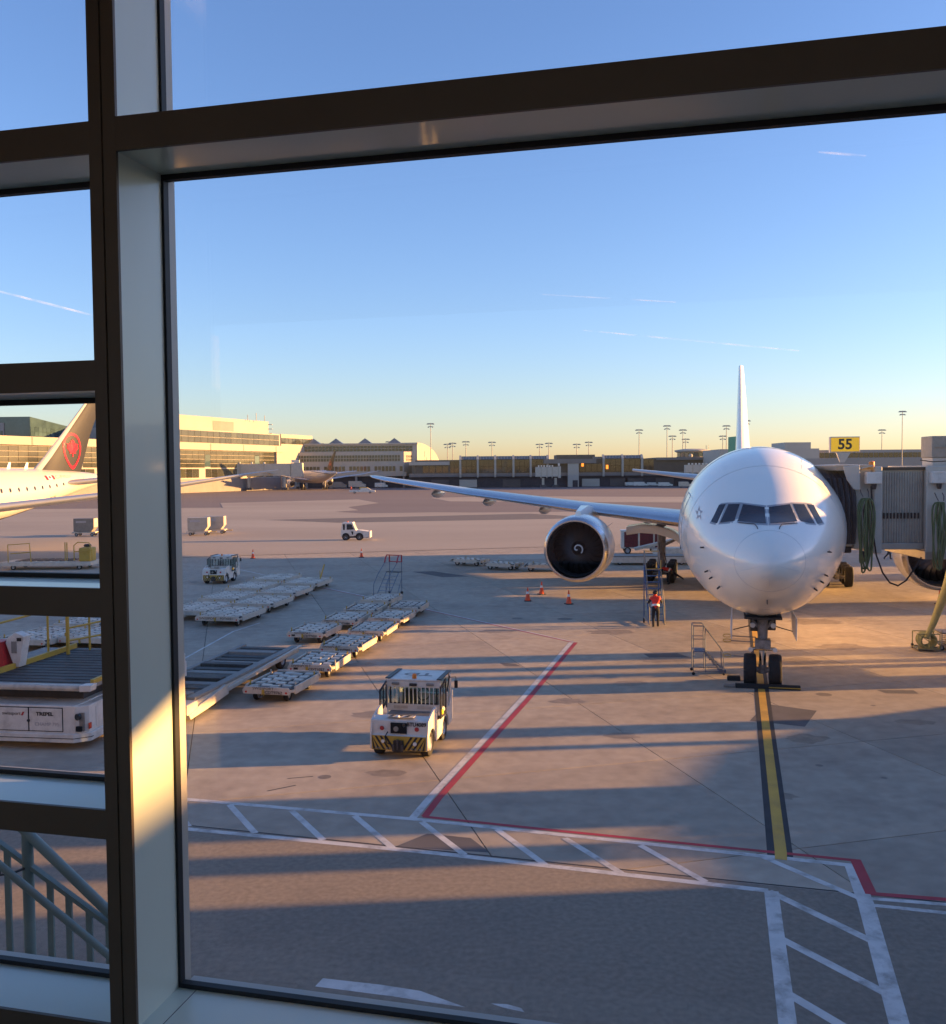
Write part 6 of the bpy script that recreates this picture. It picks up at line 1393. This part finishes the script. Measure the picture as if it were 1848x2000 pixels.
# --- small round control room on the roof
rt_ = thing('ramp_tower', 'round low control room with teal glazing on the concourse roof', 'tower', (X(1353,445), 445, 0))
MB().cyl((0,0,12.5), (0,0,13.4), 7.4, n=28).build('base', 'bld_fascia', rt_)
for k in range(20):
    a = 2*math.pi*k/20; inst(unit_box('facade_teal'), 'pane', rt_, (7.0*math.cos(a), 7.0*math.sin(a), 14.4), (0,0,a+R(90)), (1.95,.15,1.9))
MB().lathe([(7.3,15.4), (8.3,15.9), (8.3,16.5), (4,17.1), (.001,17.2)], (0,0,0), (0,0,1), 32).build('roof', 'bld_grey', rt_, True)
MB().cyl((6.4,0,16.4), (6.4,0,18.8), .12, n=6).build('roof_ladder', 'mast_steel', rt_); MB().cyl((7.4,0,16.4), (7.4,0,18.8), .12, n=6).build('roof_ladder', 'mast_steel', rt_)
MB().sphere((-2.5,-7,13.8), 1.0, 10, 8).build('tank', 'bld_grey', rt_, True)
# --- pale far terminal on the right
fr_ = thing('terminal_building', 'pale far terminal with dark window strip behind the stand number board', 'building')
YR = 400.0
MB().box(X(1407,YR), X(1600,YR), YR, YR+30, 0, 15.9).build('wall', 'bld_grey', fr_); MB().box(X(1536,YR), X(1587,YR), YR+2, YR+20, 15.9, 18.6).build('plant_room', 'bld_grey', fr_)
MB().box(X(1560,YR), X(2050,YR), YR+6, YR+36, 0, 15.3).build('long_wall', 'bld_cream', fr_); MB().box(X(1500,YR), X(2060,YR), YR-8, YR+6, 0, 11.6).build('lower_wall', 'bld_cream', fr_)
panes(fr_, (X(1601,YR),YR+6), (X(1990,YR),YR+6), 11.9, 14.2, 40, 1, 'facade_bronze', .25, .1)
for u in (1442, 1565, 1640, 1666): MB().cyl((X(u,YR),YR+3,15), (X(u,YR),YR+3,16.6), .7, n=10).build('roof_vent', 'bld_grey', fr_)

# --- floodlight masts
def mast(label, u, v, base=0.0, hw=1.45, lamps=4, Y=None):
    H_ = 30.0; Y = Y or 1848*22.5/max(20, (920+.0078*(924-u)-v)); p = at(u, v, Y); 
    m_ = thing('floodlight_mast', label, 'mast', (p.x, p.y, 0), 0, 'apron floodlight masts')
    MB().cyl((0,0,0), (0,0,p.z), .27*Y/437, .14*Y/437, 8).build('pole', 'mast_steel', m_)
    k = Y/437
    for zz, ww in ((-.4, 1.0), (-2.4, .7)):
        MB().box(-hw*ww*k, hw*ww*k, -.15, .15, p.z+zz*k*.7-.15, p.z+zz*k*.7+.15).build('cross_arm', 'mast_steel', m_)
        for x in ((-1,-.5,.5,1) if ww == 1.0 else (-1,1)): MB().box(x*hw*ww*k-.35*k, x*hw*ww*k+.35*k, -.5, .3, p.z+zz*k*.7-.45*k, p.z+zz*k*.7-.12).build('lamp_head', 'mast_steel', m_)
    return m_
for u, v, lab in [(841,826,'tall floodlight mast right of the barrel-roofed terminal'), (874,866,'short distant mast, first right of the tall one'), (884,864,'distant mast, second of the close pair right of the tall one'), (910,861,'lone distant mast left of the ribbed roof'), (961,862,'distant mast above the third roof bay'),
                  (1054,866,'distant mast, left of a pair above the far grey bridge'), (1072,864,'distant mast, right of the pair above the far grey bridge'), (1126.5,866,'thin distant mast above the white wall panel'), (1150,862,'thin bare pole right of the white wall panel'), (1248.5,838,'floodlight mast left of the round control room'),
                  (1303,830,'tallest of the four masts above the round control room'), (1313.5,850,'low mast close right of the tallest above the control room'), (1334,838,'floodlight mast just above the control room'), (1339.5,856,'lowest mast above the control room'), (1412,850,'lower mast left of the white tail fin'), (1419,830,'higher mast left of the white tail fin'),
                  (1458.5,820,'mast peeping out right behind the white tail fin'), (1723,838,'distant mast right of the number board'), (1763,802,'tall mast between number board and bridge roof unit'), (627,865,'mast head between the first two skylight pyramids'), (687,867,'mast head between the second and third skylight pyramids'), (760.5,861,'mast head left of the fourth skylight pyramid'), (782.5,867,'mast head right of the fourth skylight pyramid')]:
    mast(lab, u, v)

# --- far boarding bridges
def far_bridge(label, u0, u1, v0, v1, Y, legs, yaw=0.0):
    a, b = at(u0, v0, Y), at(u1, v1, Y); r = thing('boarding_bridge', label, 'jet bridge', (a.x, Y, 0), yaw, 'boarding bridges at the far gates'); L = b.x-a.x
    MB().box(0, L*.895, -1.5, 1.5, b.z+.5, a.z).build('tunnel', 'bridge_grey', r)
    MB().box(L*.90, L, -1.7, 1.7, b.z-.1, a.z+.2).build('cab', 'bridge_grey', r)
    for t in (.22, .45, .66): MB().box(L*t-.2, L*t+.2, -1.6, 1.6, b.z-.1, a.z+.15).build('tunnel_joint', 'bridge_steel', r)
    for t in legs: 
        MB().box(L*t-.5, L*t+.5, -.8, .8, 1.2, b.z).build('leg', 'bridge_steel', r); MB().box(L*t-1.2, L*t+1.2, -1.6, 1.6, .3, 1.3).build('drive_unit', 'dark_metal', r)
    MB().box(L*.9, L*.97, -.5, .5, a.z+.4, a.z+1.5).build('roof_unit', 'gse_clean', r)
    for k in range(6): MB().box(L*(.1+k*.11), L*(.1+k*.11)+.6, -.4, .4, a.z+.05, a.z+.7).build('roof_lamp', 'gse_clean', r)
    return r
far_bridge('long grey-blue boarding bridge at far left reaching the distant airliner', 372, 592, 907, 931, 395, (.52,.84))
far_bridge('grey boarding bridge in front of the dark concourse centre', 1096, 1040, 914, 934, 408, (.55,)) if False else far_bridge('grey boarding bridge in front of the dark concourse centre', 1046, 1095, 912, 933, 408, (.3,.8))
far_bridge('white boarding bridge right behind the airliner\'s left cheek', 1338, 1400, 908, 925, 380, (.3,))
gn = thing('gate_sign', 'small yellow gate number board beside the distant airliner', 'sign', tuple(at(570,914,398)))
MB().box(-1.4,1.4,-.2,.2,-1,1).build('board', 'sign_yellow', gn); MB().box(-.15,.15,-.1,.1,-6,-1).build('post', 'mast_steel', gn)
# --- vehicles along the far buildings
def truck(label, u, v, rz=0.0, M='gse_clean', kind='van', L=5.0, H_=2.2, group='service vehicles along the far terminals'):
    x, y = gnd(u, v); t = thing('service_vehicle', label, kind, (x, y, 0), rz, group); hl = L/2
    MB().prism([(-hl,.45), (-hl,H_*.62), (-hl*.2,H_*.62), (-hl*.1,H_), (hl*.45,H_), (hl*.70,H_*.60), (hl,H_*.54), (hl,.45)] if kind == 'pickup' else [(-hl,.45), (-hl,H_), (hl*.45,H_), (hl*.72,H_*.62), (hl,H_*.55), (hl,.45)], 'y', -.95, .95).build('body', M, t, bevel=.06)
    MB().prism([(hl*.40,H_*.92), (hl*.44,H_*.92), (hl*.68,H_*.63), (hl*.62,H_*.63)], 'y', -.97, .97).build('window', 'dark_glass', t)
    for wx in (-hl*.6, hl*.6):
        for wy in (-.85, .85): wheel(t, TT, TR_, (wx, wy, .34), R(90)).scale = (1.1,1.1,1.1)
    return t
pk = truck('white pickup with orange cone and yellow cargo crossing far apron', 708, 963.5, R(4), kind='pickup', L=9, H_=1.9)
MB().box(-1.0, 1.8, -.7, .7, 1.3, 2.1).build('cargo', 'yellow_paint', pk, bevel=.1); MB().lathe([(.35,0), (.08,1.2), (.001,1.2)], (-3.9,0,1.2), (0,0,1), 10).build('cone', 'orange_cone', pk)
for u, v, rz, M, L, H_, lab in [(745,953,R(3),'gse_clean',6,2.4,'white van parked under the pyramid terminal, leftmost'), (783,951.5,R(178),'gse_clean',5,2.0,'white car right of the van under the pyramid terminal'), (805,951,0,'gse_clean',5,2.0,'white car beside the terminal\'s right column'), (698,953,0,'gse_white',8,3.2,'white box truck beside the distant airliner\'s tail'),
                                (660,954,R(5),'gse_grey',8,3.0,'dark service truck left of the box truck'), (860,950,0,'gse_grey',6,2.0,'dark tug in front of the concourse, far left'), (905,949,0,'gse_white',5,1.8,'pale tug before the first ribbed bay'), (944,949.5,0,'gse_clean',8,2.2,'white van with a light bar before the second bay'),
                                (1000,948,R(90),'gse_clean',5,2.2,'white van seen end-on before the third bay'), (1160,949,0,'gse_white',5,1.6,'cream cart right of the white wall panel'), (1200,949,0,'gse_white',4,1.5,'white cart below the right-hand bays'), (1232,950,R(5),'gse_clean',5,1.9,'first white tractor of the row left of the airliner'), (1252,950.5,R(-5),'gse_clean',6,2.1,'second white tractor of the row left of the airliner'),
                                (1275,950,0,'gse_clean',5,1.8,'third white tractor of the row left of the airliner'), (1300,951,0,'gse_clean',6,2.0,'white tractor nearest the airliner in the row'), (1338,952,0,'gse_white',5,2.4,'pale vehicle against the airliner\'s left cheek'), (410,951,0,'gse_grey',9,2.6,'dark fuel truck below the far left bridge'), (450,951,0,'yellow_paint',5,2.4,'yellow loader below the far left bridge'),
                                (490,950,R(20),'gse_white',6,2.4,'tan stair truck below the far left bridge'), (585,953,0,'gse_clean',6,1.8,'white low tractor by the distant airliner\'s bridge')]:
    truck(lab, u, v, rz, M, 'van' if H_ > 1.85 else 'tractor', L, H_)
# --- vapour trails high up
def trail(label, u0, v0, u1, v1, wpx, Y=7000):
    M = MATS.get('contrail')
    if not M:
        M = bpy.data.materials.new('contrail'); M.use_nodes = True; n = M.node_tree.nodes; l = M.node_tree.links; n.clear()
        o = n.new('ShaderNodeOutputMaterial'); tr = n.new('ShaderNodeBsdfTransparent'); df = n.new('ShaderNodeBsdfDiffuse'); mx = n.new('ShaderNodeMixShader'); nz = n.new('ShaderNodeTexNoise'); nz.inputs['Scale'].default_value = .006
        df.inputs[0].default_value = (.9,.9,.9,1); tl = n.new('ShaderNodeBsdfTranslucent'); tl.inputs[0].default_value = (.9,.9,.9,1); ad = n.new('ShaderNodeAddShader'); l.new(df.outputs[0], ad.inputs[0]); l.new(tl.outputs[0], ad.inputs[1]); mr = n.new('ShaderNodeMapRange'); mr.inputs[1].default_value = .35; mr.inputs[2].default_value = .7; mr.inputs[3].default_value = 0; mr.inputs[4].default_value = .24
        tc = n.new('ShaderNodeTexCoord'); l.new(tc.outputs['Object'], nz.inputs['Vector'])
        l.new(nz.outputs['Fac'], mr.inputs[0]); l.new(mr.outputs[0], mx.inputs[0]); l.new(tr.outputs[0], mx.inputs[1]); l.new(ad.outputs[0], mx.inputs[2]); l.new(mx.outputs[0], o.inputs[0]); MATS['contrail'] = M
    a, b = at(u0, v0, Y), at(u1, v1, Y); r = wpx/1848*Y/2
    o = MB().tube([a + (b-a)*k/12 for k in range(13)], [r*(.5+.5*math.sin(math.pi*(k+.6)/13.5)) for k in range(13)], 8).build('vapour_trail', M, None, True)
    tag(o, label, 'contrail')
trail('thin white vapour trail above the airliner\'s tail fin', 1140, 645, 1560, 685, 3)
trail('faint vapour trail in the sky above the longer one', 1060, 575, 1320, 590, 2.4)
trail('short vapour trail just under the window\'s top bar at right', 1600, 297, 1690, 304, 5)
trail('vapour trail crossing the upper left pane', -20, 564, 190, 618, 4)
# ================================================================== no piece deeper than thing > part > sub-part
def depth(o):
    d = 0
    while o.parent: o = o.parent; d += 1
    return d
for o in list(bpy.data.objects):
    while depth(o) > 2:
        p = o.parent; m_ = p.matrix_basis @ o.matrix_basis; o.parent = p.parent; o.matrix_basis = m_
